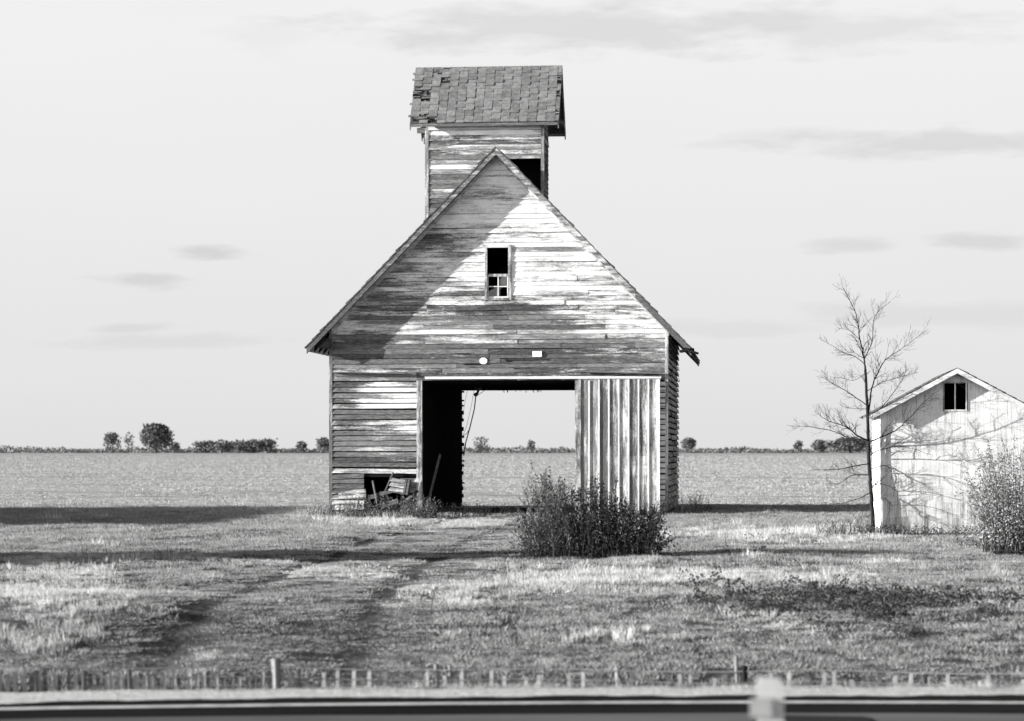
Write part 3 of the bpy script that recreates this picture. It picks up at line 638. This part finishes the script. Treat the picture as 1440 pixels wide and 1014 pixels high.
for sg in (-1, 1):
    xe = sc-X_(1224, SY-.2); mb = MB(); O = .26
    mb.prism([(sc, SY-O, az_), (sc+sg*xe, SY-O, az_-xe*ssl), (sc+sg*xe, SY-O, az_-xe*ssl+.035), (sc, SY-O, az_+.035)], (0, SD+2*O, 0), 1); rf = mb.build('roof', M['wood'], shed)
    mb = MB(); n = 9
    for i in range(n):
        xa = xe-i*xe/n+.02; xb = max(0, xa-xe/n*1.4); yy = SY-O-.01
        while yy < SY+SD+O:
            wd = random.uniform(.15, .3); l = random.uniform(-.02, .025)
            mb.prism([(sc+sg*(xa+l), yy, az_-(xa+l)*ssl+.036), (sc+sg*xb, yy, az_-xb*ssl+.036), (sc+sg*xb, yy, az_-xb*ssl+.045), (sc+sg*(xa+l), yy, az_-(xa+l)*ssl+.062)], (0, wd-.005, 0), .35, random.random()); yy += wd
    mb.build('shingles', M['shingle'], rf)
    mb = MB(); mb.prism([(sc, SY-O-.012, az_-.06), (sc+sg*xe, SY-O-.012, az_-xe*ssl-.06), (sc+sg*xe, SY-O-.012, az_-xe*ssl+.03), (sc, SY-O-.012, az_+.03)], (0, .025, 0), .42, .4); mb.build('rake_board', M['trim'], rf)
# ------------------------------------------------------------------ bare trees
def perp(d):
    a = Vector((random.gauss(0, 1), random.gauss(0, 1), random.gauss(0, 1))); a -= d*a.dot(d); return a.normalized()
def limb(mb, pts, r0, r1, n=5, twigs=0, tl=.4, lvl=0, up=.15):
    """a smooth limb through pts, with twigs"""
    P_ = [Vector(p) for p in pts]; fine = []
    for i in range(len(P_)-1):
        a = P_[max(0, i-1)]; b_ = P_[i]; c = P_[i+1]; d = P_[min(len(P_)-1, i+2)]
        for k in range(5):
            t = k/5; fine.append(.5*((2*b_)+(-a+c)*t+(2*a-5*b_+4*c-d)*t*t+(-a+3*b_-3*c+d)*t**3))
    fine.append(P_[-1]); tot = len(fine)-1; jit = (P_[-1]-P_[0]).length*(.0012 if r0 > .04 else .003)
    fine = [fine[0]]+[p+Vector((random.gauss(0, jit), random.gauss(0, jit), random.gauss(0, jit))) for p in fine[1:]]
    mb.tube(fine, [r0+(r1-r0)*(i/tot)**.8 for i in range(tot+1)], n)
    for _ in range(twigs):
        i = random.randint(int(tot*.2), tot-1); p = fine[i]; d = (fine[i+1]-fine[i]).normalized()
        nd = (d*random.uniform(.5, 1)+perp(d)*random.uniform(.4, .9)+Vector((0, 0, up))).normalized()
        l = tl*random.uniform(.35, 1)*(1-.4*i/tot); rr = max(.0025, (r0+(r1-r0)*(i/tot))*.5); rr = min(rr, .006+.008*l)
        q = [p]
        for k in range(3): nd = (nd+perp(nd)*.28+Vector((0, 0, up*.4))).normalized(); q.append(q[-1]+nd*l/3)
        mb.tube(q, [rr, rr*.75, rr*.5, max(.0022, rr*.3)], 4 if lvl == 0 else 3)
        if lvl < 1 and l > .12:
            for __ in range(random.randint(2, 4)):
                j = random.randint(1, 2); e = (q[j+1]-q[j]).normalized(); nd2 = (e+perp(e)*.8).normalized(); l2 = l*random.uniform(.25, .5)
                mb.tube([q[j], q[j]+nd2*l2*.5, q[j]+nd2*l2+Vector((0, 0, .02))], [rr*.55, rr*.4, .0022], 3)
TY = SY-.125
tr = empty('bare_tree', (X_(1228, TY), TY, 0)); tag(tr, 'thin leafless tree standing at the left corner of the white shed', 'tree')
T = lambda px, py, dy=0.: at(px, py, TY+dy)
mb = MB(); limb(mb, [T(1228, 756), T(1225.5, 700), T(1223, 666, .02), T(1221, 623, .03), T(1220, 579), T(1217, 520, -.02)], .043, .024, 8, 14, .4); tk = mb.build('trunk', M['bark'], tr, True)
mb = MB()
B_ = [([(1217,520,0),(1215,504,0),(1208,469,-.1),(1202,437,-.1),(1185,404,-.05)],.04,.006,22,.45),
 ([(1221,585,0),(1226,546,.05),(1236,520,.1),(1248,504,.2),(1264,493,.3),(1303,465,.5)],.034,.004,24,.45),
 ([(1216,504,0),(1226,481,-.1),(1230,445,-.2),(1252,424,-.3)],.022,.004,16,.4),
 ([(1219,570,0),(1193,552,-.2),(1172,540,-.35),(1153,528,-.5)],.02,.003,16,.35),
 ([(1216,512,0),(1203,502,.2),(1185,495,.3),(1155,477,.5)],.018,.003,14,.35),
 ([(1222,621,0),(1205,612,-.1),(1189,600,-.3),(1165,592,-.4),(1145,578,-.5)],.026,.003,22,.4),
 ([(1222,618,0),(1195,616,.2),(1160,603,.4),(1106,598,.6)],.02,.0025,18,.35),
 ([(1224,652,0),(1200,656,-.2),(1175,660,-.4),(1143,661,-.6)],.018,.003,14,.3),
 ([(1224,668,0),(1210,668,.1),(1195,670,.2),(1180,680,.3),(1160,680,.4)],.02,.003,12,.3),
 ([(1225,692,0),(1210,700,-.2),(1190,706,-.3),(1175,709,-.5)],.014,.003,10,.25),
 ([(1225,712,0),(1208,714,.1),(1195,722,.3)],.012,.003,8,.2),
 ([(1220,575,0),(1205,575,-.2),(1190,573,-.4)],.012,.003,10,.3),
 ([(1222,622,0),(1245,612,-.3),(1268,599,-.5),(1295,570,-.8),(1320,548,-1.0)],.024,.003,20,.4),
 ([(1223,640,0),(1240,632,-.35),(1270,628,-.7),(1310,640,-1.1)],.018,.003,16,.4),
 ([(1224,660,0),(1245,655,-.4),(1265,668,-.8)],.016,.003,12,.35),
 ([(1224,685,0),(1240,680,-.3),(1262,690,-.7)],.014,.003,12,.3),
 ([(1225,705,0),(1242,700,-.3),(1256,712,-.6)],.012,.003,10,.3),
 ([(1220,590,0),(1240,572,-.3),(1262,545,-.6),(1275,520,-.8)],.018,.003,18,.4),
 ([(1219,550,0),(1240,538,.2),(1266,530,.4),(1290,524,.5)],.016,.003,14,.35),
 ([(1211,480,-.05),(1195,465,.1),(1180,462,.2)],.012,.003,10,.3),
 ([(1217,525,0),(1200,535,-.3),(1180,530,-.5)],.01,.003,10,.3)]
p_low = lambda q: q[0][1] < 600
for pts, r0, r1, tw, tl in B_: limb(mb, [T(p[0], p[1], (p[2] if p[0] < 1236 or p[1] < 530 else max(-1, p[2]*.5))) for p in pts], r0*(.52 if p_low(pts) else .74), max(.0028, r1*.7), 5, int(tw*1.5), tl*1.25)
mb.build('branches', M['bark'], tk, True)
# ------------------------------------------------------------------ leafy things
def leafmat(name, lo, hi, trans=.25):
    m = bpy.data.materials.new(name); m.use_nodes = True; t = m.node_tree; b = t.nodes['Principled BSDF']; b.inputs['Roughness'].default_value = .8; b.inputs['Specular IOR Level'].default_value = .05
    B = attr(t, 'brd'); c = ramp(t, B, [(.1, lo), (.9, hi)]); t.links.new(c, b.inputs['Base Color'])
    tr_ = t.nodes.new('ShaderNodeBsdfTranslucent'); t.links.new(c, tr_.inputs[0]); mx = t.nodes.new('ShaderNodeMixShader'); mx.inputs[0].default_value = trans
    t.links.new(b.outputs[0], mx.inputs[1]); t.links.new(tr_.outputs[0], mx.inputs[2]); t.links.new(mx.outputs[0], t.nodes['Material Output'].inputs[0]); return m
M['mid'] = leafmat('grey_plume_leaves', .05, .2); M['stem'] = flat('dark_stem', .03); M['leafd'] = leafmat('dark_weed_leaves', .015, .06); M['leafl'] = leafmat('pale_leaves', .14, .42); M['leaff'] = leafmat('far_foliage', .08, .17, .2); M['seed'] = leafmat('seed_heads', .12, .3)
def leaf(mb, p, l, w, d=None, b=None):
    d = d or Vector((random.gauss(0, 1), random.gauss(0, 1), random.gauss(0, .7))).normalized(); s = perp(d); b = random.random() if b is None else b
    mb.quad([p, p+d*l*.5+s*w*.5, p+d*l, p+d*l*.5-s*w*.5], 0, b)
def weedy(name, label, cat, x, y, stems, leafmat_, lsz, base, group=None, nleaf=26, gz0=0):
    """stems: list of (dx, dy, height, lean x, lean y, feathery)"""
    e = empty(name, (x, y, gz0)); tag(e, label, cat, group); ms = MB(); ml = MB(); msd = MB()
    xs_ = [q[0] for q in stems]; ms.tube([(x+min(xs_), y, gz0-.03), (x+max(xs_), y, gz0-.03)], [.012, .012], 3)
    for (dx, dy, h, lx, ly, fe) in stems:
        ms.tube([(x+dx*.9, y, gz0-.03), (x+dx, y+dy, gz0-.01)], [.008, .006], 3)
        p0 = Vector((x+dx, y+dy, gz0)); pts = []; 
        for k in range(7):
            f = k/6; pts.append(p0+Vector((lx*f*f+random.gauss(0, .012), ly*f*f+random.gauss(0, .012), h*f)))
        ms.tube(pts, [.005*(1-.8*k/6)+.001 for k in range(7)], 3)
        for k in range(int(nleaf*h)):
            f = random.uniform(base, 1)
            i = min(5, int(f*6)); p = pts[i].lerp(pts[i+1], f*6-i)
            r = (.17 if not fe else .10)*(1.15-f)*random.random()
            off = Vector((random.gauss(0, r), random.gauss(0, r), random.gauss(0, .03)))
            if fe: leaf(msd, p+off*.6, lsz*1.3, lsz*.25, Vector((random.gauss(.2, .6), random.gauss(0, .6), .8)).normalized())
            else:
                leaf(ml, p+off, lsz*random.uniform(.6, 1.4), lsz*.5*random.uniform(.6, 1.3))
    ms.build('stems', M['bark'] if leafmat_ != M['leafd'] else M['stem'], e)
    if ml.f: ml.build('leaves', leafmat_, e)
    if msd.f: msd.build('leaves', M['seed'] if leafmat_ != M['leafd'] else M['mid'], e)
    return e
random.seed(11)
BX, BY = ong(832, 783); TOPL = [(705,765),(722,735),(735,705),(745,674),(757,650),(766,646),(782,670),(800,676),(815,670),(832,660),(842,664),(855,682),(868,672),(880,694),(892,712),(905,716),(918,700),(928,706),(938,735),(946,772)]
def topy(px):
    for a, b_ in zip(TOPL, TOPL[1:]):
        if a[0] <= px <= b_[0]: return a[1]+(b_[1]-a[1])*(px-a[0])/(b_[0]-a[0])
    return 780
st = []
for k in range(400):
    px = random.uniform(722, 944); q = at(px, 700, BY); dy = random.uniform(-.55, .55); dx = (q.x-BX)
    h = (783-topy(px+random.uniform(-3, 3)))/F*BY*(1-.5*random.random()**1.6)*(1-.35*abs(dy)); fe = px < 812 and random.random() < .6
    st.append((dx*.84, dy, max(.2, h), dx*.16+random.gauss(0, .11), random.gauss(0, .13), fe))
weedy('weed_bush', 'large dark bushy weed clump standing in the grass before the sliding door', 'bush', BX, BY, st, M['leafd'], .045, .06, nleaf=62)
# pale shrub at the right
random.seed(12); RX, RY = ong(1425, 775); st = []
for k in range(210):
    a = random.uniform(0, 6.28); r = math.sqrt(random.random())*.8; h = random.uniform(.7, 2.02)*(1-.3*r)
    st.append((r*math.cos(a)*.6, r*math.sin(a)*.6, h, math.cos(a)*.45*random.random()+.0, math.sin(a)*.4*random.random(), False))
weedy('pale_shrub', 'tall shrub with small pale leaves beside the white shed', 'shrub', RX, RY, st, M['leafl'], .042, .12, nleaf=62)
random.seed(13)
for (px, py, w, h, n, lab, lm) in ((545, 729, 1.0, .6, 150, 'grassy weeds in front of the hole in the slatted wall', 'leafl'), (500, 728, .6, .4, 70, 'low weeds at the foot of the left barn corner', 'leafd'), (630, 728, .9, .4, 110, 'dark weeds in the mouth of the drive-through by the plank', 'leafd'),
        (905, 729, .5, .4, 70, 'low weeds under the bottom edge of the sliding door', 'leafd'), (958, 725, .5, .6, 90, 'weeds at the foot of the right barn corner', 'leafd'), (1300, 753, 1.2, .22, 170, 'low green weeds along the foot of the shed wall', 'leafd'), (1195, 753, .6, .35, 90, 'pale grassy tuft left of the bare tree', 'leafl'), (1365, 768, .18, .15, 14, 'low dark tuft left of the pale shrub', 'leafd'),
        (1028, 782, .1, .2, 5, 'thin dark weed standing in the lawn, left of a twin', 'leafd'), (1060, 782, .07, .22, 5, 'thin dark weed in the lawn, right of its twin', 'leafd'), (700, 726, .6, .25, 60, 'low weeds behind the dark bush by the opening', 'leafd'), (455, 727, .5, .35, 60, 'tuft of weeds left of the barn corner', 'leafl'),
        (985, 722, .3, .35, 18, 'feathery weeds leaning right of the barn', 'leafd'), (590, 730, .4, .5, 70, 'pale seeding weeds at the left door post', 'leafl'), (120, 735, .5, .15, 12, 'low tuft in the grass at the edge of the left shadow', 'leafl')):
    x0, y0 = ong(px, py); 
    st = [(random.uniform(-w, w), random.uniform(-.15, .15), h*random.uniform(.35, 1), random.gauss(0, .08), random.gauss(0, .05), lm == 'leafl' and random.random() < .6) for _ in range(n)]
    weedy('weed_tuft', lab, 'weeds', x0, y0, st, M[lm], .035, .05, nleaf=50)
# ------------------------------------------------------------------ outside the frame on the left: what throws the two long shadows
random.seed(21)
def conifer(x, y, h, r, label):
    e = empty('cedar_tree', (x, y, 0)); tag(e, label, 'tree'); mb = MB(); mb.tube([(x, y, -.1), (x, y, h*.9)], [.12, .02], 7); mb.build('trunk', M['bark'], e); mb = MB()
    for _ in range(2600):
        f = random.random()**.8; rr = r*(1-f*.9)*(.35+.65*math.sqrt(random.random()))*(1+.15*math.sin(f*25)); a = random.uniform(0, 6.28)
        leaf(mb, Vector((x+rr*math.cos(a), y+rr*math.sin(a), .05+f*h)), .3, .16)
    mb.build('crown', M['leafd'], e)
ca, sa = math.cos(SUN_A), math.sin(SUN_A); ta = math.tan(SUN_EL)
def caster(px, py, back):
    x, y = ong(px, py); return x-ca*back, y-sa*back
for (px, py, back, r, lab) in ((670, 778, 17, 2.0, 'tall cedar outside the view, throwing the long shadow over the drive'), (540, 784, 12, 3.0, 'broad squat cedar outside the view, left of the drive')):
    x, y = caster(px, py, back); conifer(x, y, back*ta+.3, r, lab)
low = empty('shadow_caster_shed', (-26, 50, 0)); tag(low, 'low dark shed added outside the view to cast the long shadow left of the barn', 'shed')
lx1 = -12.2-15*ca; ly = 58-15*sa; lh = 17.5*ta  # added unseen shed, placed and sized so its shadow reaches the barn
mb = MB(); mb.box((lx1-4, ly-8, 0), (lx1, ly+7, lh-.5), .8); mb.build('wall', M['trimv'], low)
mb = MB(); mb.prism([(lx1-4.3, ly-8.3, lh-.5), (lx1+.3, ly-8.3, lh-.5), (lx1-2, ly-8.3, lh+.1)], (0, 15.6, 0), .8); mb.build('roof', M['wood'], low)
mb = MB(); mb.box((lx1+.002, ly-1, 0), (lx1+.04, ly+1.4, lh-.65), .6); mb.build('door', M['door'], low)
# ------------------------------------------------------------------ the horizon
random.seed(31); FYR = 2300.
def fartree(px, w, top, bot, label, sq=1., dens=900, trunk=True, group='distant trees on the horizon'):
    Yt = FYR*random.uniform(.96, 1.04); x = X_(px, Yt); zt_ = Z_(top, Yt, px); wd = w/F*Yt; z0 = max(0., Z_(bot, Yt, px)); h = zt_-z0
    e = empty('distant_tree', (x, Yt, 0)); tag(e, label, 'tree', group); mb = MB(); mb.tube([(x, Yt, -.5), (x, Yt, z0+h*.6)], [wd*.03+.2, .15], 6); mb.build('trunk', M['bark'], e); mb = MB()
    nl = [(random.gauss(0, .22)*wd, random.gauss(0, .2)*wd, random.uniform(.3, .85)*h) for _ in range(7)]
    for _ in range(dens):
        if random.random() < .5: c = random.choice(nl); p = (c[0]+random.gauss(0, .09)*wd, c[1]+random.gauss(0, .1)*wd, c[2]+random.gauss(0, .1)*h)
        else:
            a = random.uniform(0, 6.28); f = random.uniform(-1, 1); rr = math.sqrt(1-f*f)*random.uniform(.6, 1); p = (rr*math.cos(a)*wd*.5, rr*math.sin(a)*wd*.5, h*(.5+.5*f))
        if p[2] < .05*h or abs(p[0]) > wd*.56 or p[2] > h*1.02: continue
        leaf(mb, Vector((x, Yt, z0))+Vector(p), 2.9*sq, 2.0*sq)
    mb.build('crown', M['leaff'], e)
fartree(220, 48, 597, 632, 'largest round dark tree on the horizon left of the barn', 1, 2600)
fartree(158, 26, 609, 634, 'thin open tree on the horizon, left one of a close pair', .8, 700)
fartree(181, 14, 608, 634, 'slim sparse tree on the horizon just left of the round tree', .7, 160)
fartree(246, 16, 622, 634, 'low bush right against the big round tree on the horizon', .8, 300)
fartree(424, 15, 621, 635, 'small pointed dark tree on the horizon near the barn', .8, 400)
fartree(455, 20, 616, 635, 'dark tree on the horizon touching the left barn corner', .8, 700)
fartree(968, 20, 617, 632, 'round tree on the horizon just right of the barn', .8, 700)
fartree(1123, 12, 620, 634, 'small conical tree on the horizon between barn and bare tree', .7, 300)
fartree(1152, 22, 619, 634, 'dark tree on the horizon left of the bare tree branches', .8, 600)
fartree(1195, 60, 616, 634, 'wide dark grove tree on the horizon behind the bare tree', .9, 1500)
fartree(747, 11, 619, 634, 'small tree on the horizon seen through the drive-through', .7, 220)
fartree(676, 24, 614, 636, 'hazy spreading tree on the horizon seen through the opening by the ropes', .8, 260)
for k, (px, w, top) in enumerate(((292, 34, 621), (312, 38, 620), (336, 36, 620), (357, 34, 619), (376, 28, 618))):
    fartree(px, w, top, 635, ['leftmost', 'second', 'third', 'fourth', 'rightmost'][k]+' tree of the low grove on the horizon between round tree and barn', .9, 500, group='low grove on the horizon')
mb = MB()
for _ in range(24000):
    px = random.uniform(-600, 2000); Yt = FYR*random.uniform(1.0, 1.06)
    top = 3.2+2.0*(.5+noise.noise(Vector((px*.012, 1.3, 0))))+3.5*max(0, noise.noise(Vector((px*.05, 5, 0))))
    leaf(mb, Vector((X_(px, Yt), Yt, random.uniform(0, top))), 2.6, 1.5)
tag(mb.build('hedgerow', M['leaff']), 'long low dark hedgerow along the horizon', 'hedgerow', kind='stuff')
# ------------------------------------------------------------------ roadside fence
fy = lambda x: Yl(x)+3.3
fn = empty('field_fence', (-2, fy(-2), -.7)); tag(fn, 'low roadside fence of wire and pale slats along the ditch', 'fence')
M['postwood'] = flat('grey_fence_post', .19, var=.4, scale=8, st=(1, 1, .3)); M['slat'] = flat('pale_fence_slat', .32, var=.3, scale=5)
def fx(px):    # x on the fence line seen at px
    x = X_(px, 18)
    for _ in range(8): x = X_(px, fy(x))
    return x
def fz(py, x): return Z_(py, fy(x), 720)
random.seed(41)
for px, top, w, dark in ((388, 929, .07, 0), (182, 946, .05, 0), (51, 948, .05, 0), (116, 948, .045, 0), (613, 935, .035, 0), (632, 936, .035, 0), (1035, 919, .03, 0), (1046, 934, .06, 1), (1302, 944, .04, 1), (868, 938, .04, 0)):
    x = fx(px); mb = MB(); y = fy(x); zt2 = fz(top, x); mb.tube([(x, y, -1), (x+.01, y, zt2-.3), (x+random.uniform(-.01, .01), y, zt2)], [w/2*1.05, w/2, w/2*.95], 8); mb.build('post', M['bark'] if dark else M['postwood'], fn)
for k in range(92):
    px = -60+k*10.5+random.uniform(-3, 3) if k < 44 else 405+(k-44)*22+random.uniform(-7, 7); x = fx(px); y = fy(x)-.01; t_ = fz((944 if k < 44 else 940)+random.uniform(0, 12), x)
    mb = MB(); mb.box((x-.014, y-.008, -.72), (x+.014, y+.006, t_)); mb.build('slat', M['slat'] if random.random() < .72 else M['wood'], fn)
mb = MB()
for py in (943, 956, 969):
    pts = [(x, fy(x)-.02, fz(py+(0 if py > 943 else -3*sm(0, 1, (x+6)/8)), x)+.01*math.sin(x*3)) for x in fr(-22, 14, .4)]; mb.tube(pts, [.0045 if py == 943 else .003]*len(pts), 4)
mb.build('wire', M['slat'], fn)
# marker post on the near shoulder
px0 = 1083; PY = 8.2; x = X_(px0, PY); zt2 = Z_(952, PY, px0)
mp_ = empty('marker_post', (x, PY, 0)); tag(mp_, 'short pale roadside marker post close to the camera', 'post')
mb = MB(); mb.box((x-.045, PY-.03, -.1), (x+.045, PY+.03, zt2-.02), .2); mb.prism([(x-.045, PY-.03, zt2-.02), (x+.045, PY-.03, zt2-.02), (x+.03, PY-.03, zt2), (x-.03, PY-.03, zt2)], (0, .06, 0), .2); mb.build('stake', M['slat'], mp_)
mb = MB(); mb.box((X_(1054, PY), PY-.045, Z_(1003, PY)), (X_(1086, PY), PY-.032, Z_(977, PY))); mb.build('reflector', flat('dull_reflector', .22), mp_)
# ------------------------------------------------------------------ grass
def bladeclump(name, n, h, w, spread, mat, lean=.5, flatw=0):
    mb = MB()
    for _ in range(n):
        a = random.uniform(0, 6.28); r = spread*math.sqrt(random.random()); p = Vector((r*math.cos(a), r*math.sin(a), -.01)); hh = h*random.uniform(.45, 1.1); b = random.random()
        t_ = random.uniform(0, 6.28); s = Vector((math.cos(t_), math.sin(t_), 0))*w/2; ld = Vector((math.cos(a), math.sin(a), 0))*hh*lean*random.uniform(.1, 1)+Vector((random.gauss(0, .15), random.gauss(0, .15), 0))*hh
        m1 = p+Vector((0, 0, hh*.55))+ld*.35; tp = p+Vector((0, 0, hh))+ld
        i = [mb.vert(q, 0, b) for q in (p-s, p+s, m1+s*.8, m1-s*.8, tp)]; mb.f.append(i[:4]); mb.f.append([i[3], i[2], i[4]])
    me_o = mb.build(name, mat); COL.objects.unlink(me_o); return me_o
def weedclump(name, n, h, mat):
    mb = MB()
    for _ in range(n): leaf(mb, Vector((random.gauss(0, .05), random.gauss(0, .05), random.uniform(0, h))), .03, .018)
    o = mb.build(name, mat); COL.objects.unlink(o); return o
def grassmat(name, lo, hi):
    m = leafmat(name, lo, hi, .3); t = m.node_tree; b = t.nodes['Principled BSDF']; oi = t.nodes.new('ShaderNodeObjectInfo'); r = [n for n in t.nodes if n.type == 'VALTORGB'][0]
    a = [n for n in t.nodes if n.type == 'ATTRIBUTE'][0]; q = mth(t, 'ADD', mth(t, 'MULTIPLY', a.outputs['Fac'], .5), mth(t, 'MULTIPLY', oi.outputs['Random'], .5)); t.links.new(q, r.inputs[0]); return m
M['g1'] = grassmat('lawn_grass', .05, .58); M['g2'] = grassmat('dry_grass', .3, .82); M['g3'] = grassmat('dark_weeds', .025, .10); M['g4'] = grassmat('stubble', .24, .58)
def scatter(name, pts, srcs, label, cat):
    """pts: (x, y, z, rot, scale, height scale)"""
    me = bpy.data.meshes.new(name); me.from_pydata([p[:3] for p in pts], [], [])
    a = me.attributes.new('rt', 'FLOAT_VECTOR', 'POINT'); a.data.foreach_set('vector', [c for p in pts for c in (0, 0, p[3])])
    a = me.attributes.new('sc', 'FLOAT_VECTOR', 'POINT'); a.data.foreach_set('vector', [c for p in pts for c in (p[4], p[4], p[5])])
    o = bpy.data.objects.new(name, me); COL.objects.link(o); tag(o, label, cat, kind='stuff')
    cl = bpy.data.collections.new(name+'_clumps')
    for s in srcs: cl.objects.link(s)
    g = bpy.data.node_groups.new(name, 'GeometryNodeTree'); g.interface.new_socket('Geometry', in_out='INPUT', socket_type='NodeSocketGeometry'); g.interface.new_socket('Geometry', in_out='OUTPUT', socket_type='NodeSocketGeometry')
    gi = g.nodes.new('NodeGroupInput'); go = g.nodes.new('NodeGroupOutput'); ip = g.nodes.new('GeometryNodeInstanceOnPoints'); ci = g.nodes.new('GeometryNodeCollectionInfo'); ci.inputs[0].default_value = cl; ci.inputs[1].default_value = True; ci.inputs[2].default_value = True
    ar = g.nodes.new('GeometryNodeInputNamedAttribute'); ar.data_type = 'FLOAT_VECTOR'; ar.inputs[0].default_value = 'rt'; as_ = g.nodes.new('GeometryNodeInputNamedAttribute'); as_.data_type = 'FLOAT_VECTOR'; as_.inputs[0].default_value = 'sc'
    lk = g.links.new; lk(gi.outputs[0], ip.inputs['Points']); lk(ci.outputs[0], ip.inputs['Instance']); ip.inputs['Pick Instance'].default_value = True; lk(ar.outputs[0], ip.inputs['Rotation']); lk(as_.outputs[0], ip.inputs['Scale']); lk(ip.outputs[0], go.inputs[0])
    md = o.modifiers.new('scatter', 'NODES'); md.node_group = g; return o
random.seed(51)
PALE = [(80,830,90,34,1),(640,838,90,14,.9),(720,828,110,10,.9),(810,815,110,14,.8),(1010,815,180,9,.7),(620,735,140,8,.6),(480,808,100,12,.6),(1130,752,240,12,.5),(1090,880,120,14,.8),(850,890,60,12,.5),(1390,850,60,14,.4),(560,850,40,12,.6),(300,920,60,8,.5),(330,790,150,4,.5),(960,893,80,8,.4),(1100,862,40,8,.9),(1250,890,60,8,.5),(90,890,120,20,.4)]
DARK = [(1190,850,120,20,1.),(1100,845,50,10,.8),(1000,850,110,8,.9),(1330,850,100,12,.8),(1240,868,60,8,.9),(860,855,50,6,.8),(700,832,30,10,.5),(1160,877,50,4,.9),(1270,892,120,5,.5),(830,905,30,8,.9),(850,920,40,5,.6),(700,862,60,10,.5),(190,815,45,4,.6),(250,905,60,9,.7),(430,885,40,10,.7),(300,870,40,8,.6),(170,860,60,7,.6),(440,925,50,8,.8),(950,825,60,4,.5),(280,935,110,5,.6),(1400,905,60,6,.5),(1060,905,60,4,.5)]
def blob(lst, px, py):
    v_ = 0
    for cx, cy, rx, ry, am in lst:
        q = ((px-cx)/rx)**2+((py-cy)/ry)**2
        if q < 5: v_ = max(v_, am*math.exp(-q*.8))
    return v_
P1, P2, P3, P5 = [], [], [], []
inb = lambda x, y: (XL-.05 < x < XR+.05 and Y0-.02 < y < Y1) or (sx0-.02 < x < sx1+.02 and SY-.01 < y < SY+SD)
def dens(y): return 120 if y < 28 else 120*(28/y)**1.25
y = 15.3
while y < FY+1.5:
    dy = .1 if y < 30 else .2; xa, xb = -.345*y-1.2, .135*y+1.0
    for _ in range(int((xb-xa)*dy*dens(y))):
        x = random.uniform(xa, xb); yy = y+random.random()*dy; s = yy-Yl(x)
        if s < .62 or (s < .85 and random.random() < .8) or inb(x, yy): continue
        inside = AL < x < AR and Y0-.5 < yy < Y1+.5
        z = G(x, yy); px, py = pix(x, yy, z); sc_ = (1+max(0, yy-28)*.03)
        n_ = fb(x, yy, .8); n2v = fb(x+40, yy, 2.3); pl = blob(PALE, px, py)+.38*n_+.25*n2v; dk = 1.1*blob(DARK, px, py)+.75*n2v+.1*n_-.12
        rt = abs(rut(x, yy)); ld = abs(lane_d(x, yy)) if 19 < yy < 60 else 9
        if inside and random.random() < .75: continue
        r_ = random.random()
        if rt > .3 and r_ < min(.93, rt*1.1):
            if random.random() < .4: P5.append((x, yy, z-.01, random.uniform(0, 6.28), 1., .6))
            continue
        hh = .75+.35*n_+.2*n2v
        if ld < 1.5: hh *= .55
        if s < 1.6: hh *= 1.0
        ro = random.uniform(0, 6.28)
        if ld > 1.6 and n2v > .22 and r_ < .35: P5.append((x, yy, z, ro, sc_, sc_*.8)); continue
        if dk > .42 and random.random() < min(.5, (dk-.25)*1.1): (P3 if px > 960 and py < 895 and random.random() < .8 else P5).append((x, yy, z, ro, random.uniform(.8, 1.6), random.uniform(.5, 1.9)))
        elif pl > .3 and random.random() < (pl-.1)*1.25: P2.append((x, yy, z, ro, sc_*random.uniform(.8, 1.3), sc_*max(.35, hh)*random.uniform(.7, 1.4)*(1.9 if r_ > .94 else 1)))
        else: P1.append((x, yy, z, ro, sc_*random.uniform(.8, 1.3), sc_*max(.3, hh)*random.uniform(.6, 1.3)))
    y += dy
print('grass points', len(P1), len(P2), len(P3))
scatter('lawn_grass', P1, [bladeclump('grass_clump', 32, .058, .0036, .085, M['g1'], .8) for _ in range(4)], 'short grey grass of the lawn before the barn', 'grass')
scatter('dry_grass', P2, [bladeclump('dry_clump', 30, .078, .0036, .075, M['g2'], .7) for _ in range(4)], 'pale dry grass patches in the lawn', 'grass')
scatter('ground_weeds', P3, [weedclump('weed_clump', 34, .09, M['g3']) for _ in range(3)], 'dark broad-leaved weeds in patches of the lawn', 'weeds')
scatter('dark_grass', P5, [bladeclump('dark_clump', 26, .05, .005, .09, M['g3'], .8) for _ in range(3)], 'short dark grass in patches and along the ruts', 'grass')
P4 = []; y = FY
while y < 900:
    dy = .5+y*.006; dn_ = 26*(67/y)**2
    row = .55+.45*math.sin(y*1.1)
    for _ in range(int(.56*y*dy*dn_)):
        x = random.uniform(-.37*y, .19*y); yy = y+random.random()*dy
        if fb(x*.12, yy, .9)+.8*fb(x*.06, yy, .13)+random.uniform(-.25, .45) < .02: continue
        P4.append((x, yy, .0, random.uniform(0, 6.28), (yy/67)*random.uniform(.6, 1.4), (yy/67)**.6*random.uniform(.4, 1.2)))
    y += dy
print('stubble', len(P4))
scatter('field_stubble', P4, [bladeclump('stubble_clump', 14, .07, .012, .09, M['g4'], 1.2) for _ in range(3)], 'pale broken stubble of the harvested field', 'stubble')
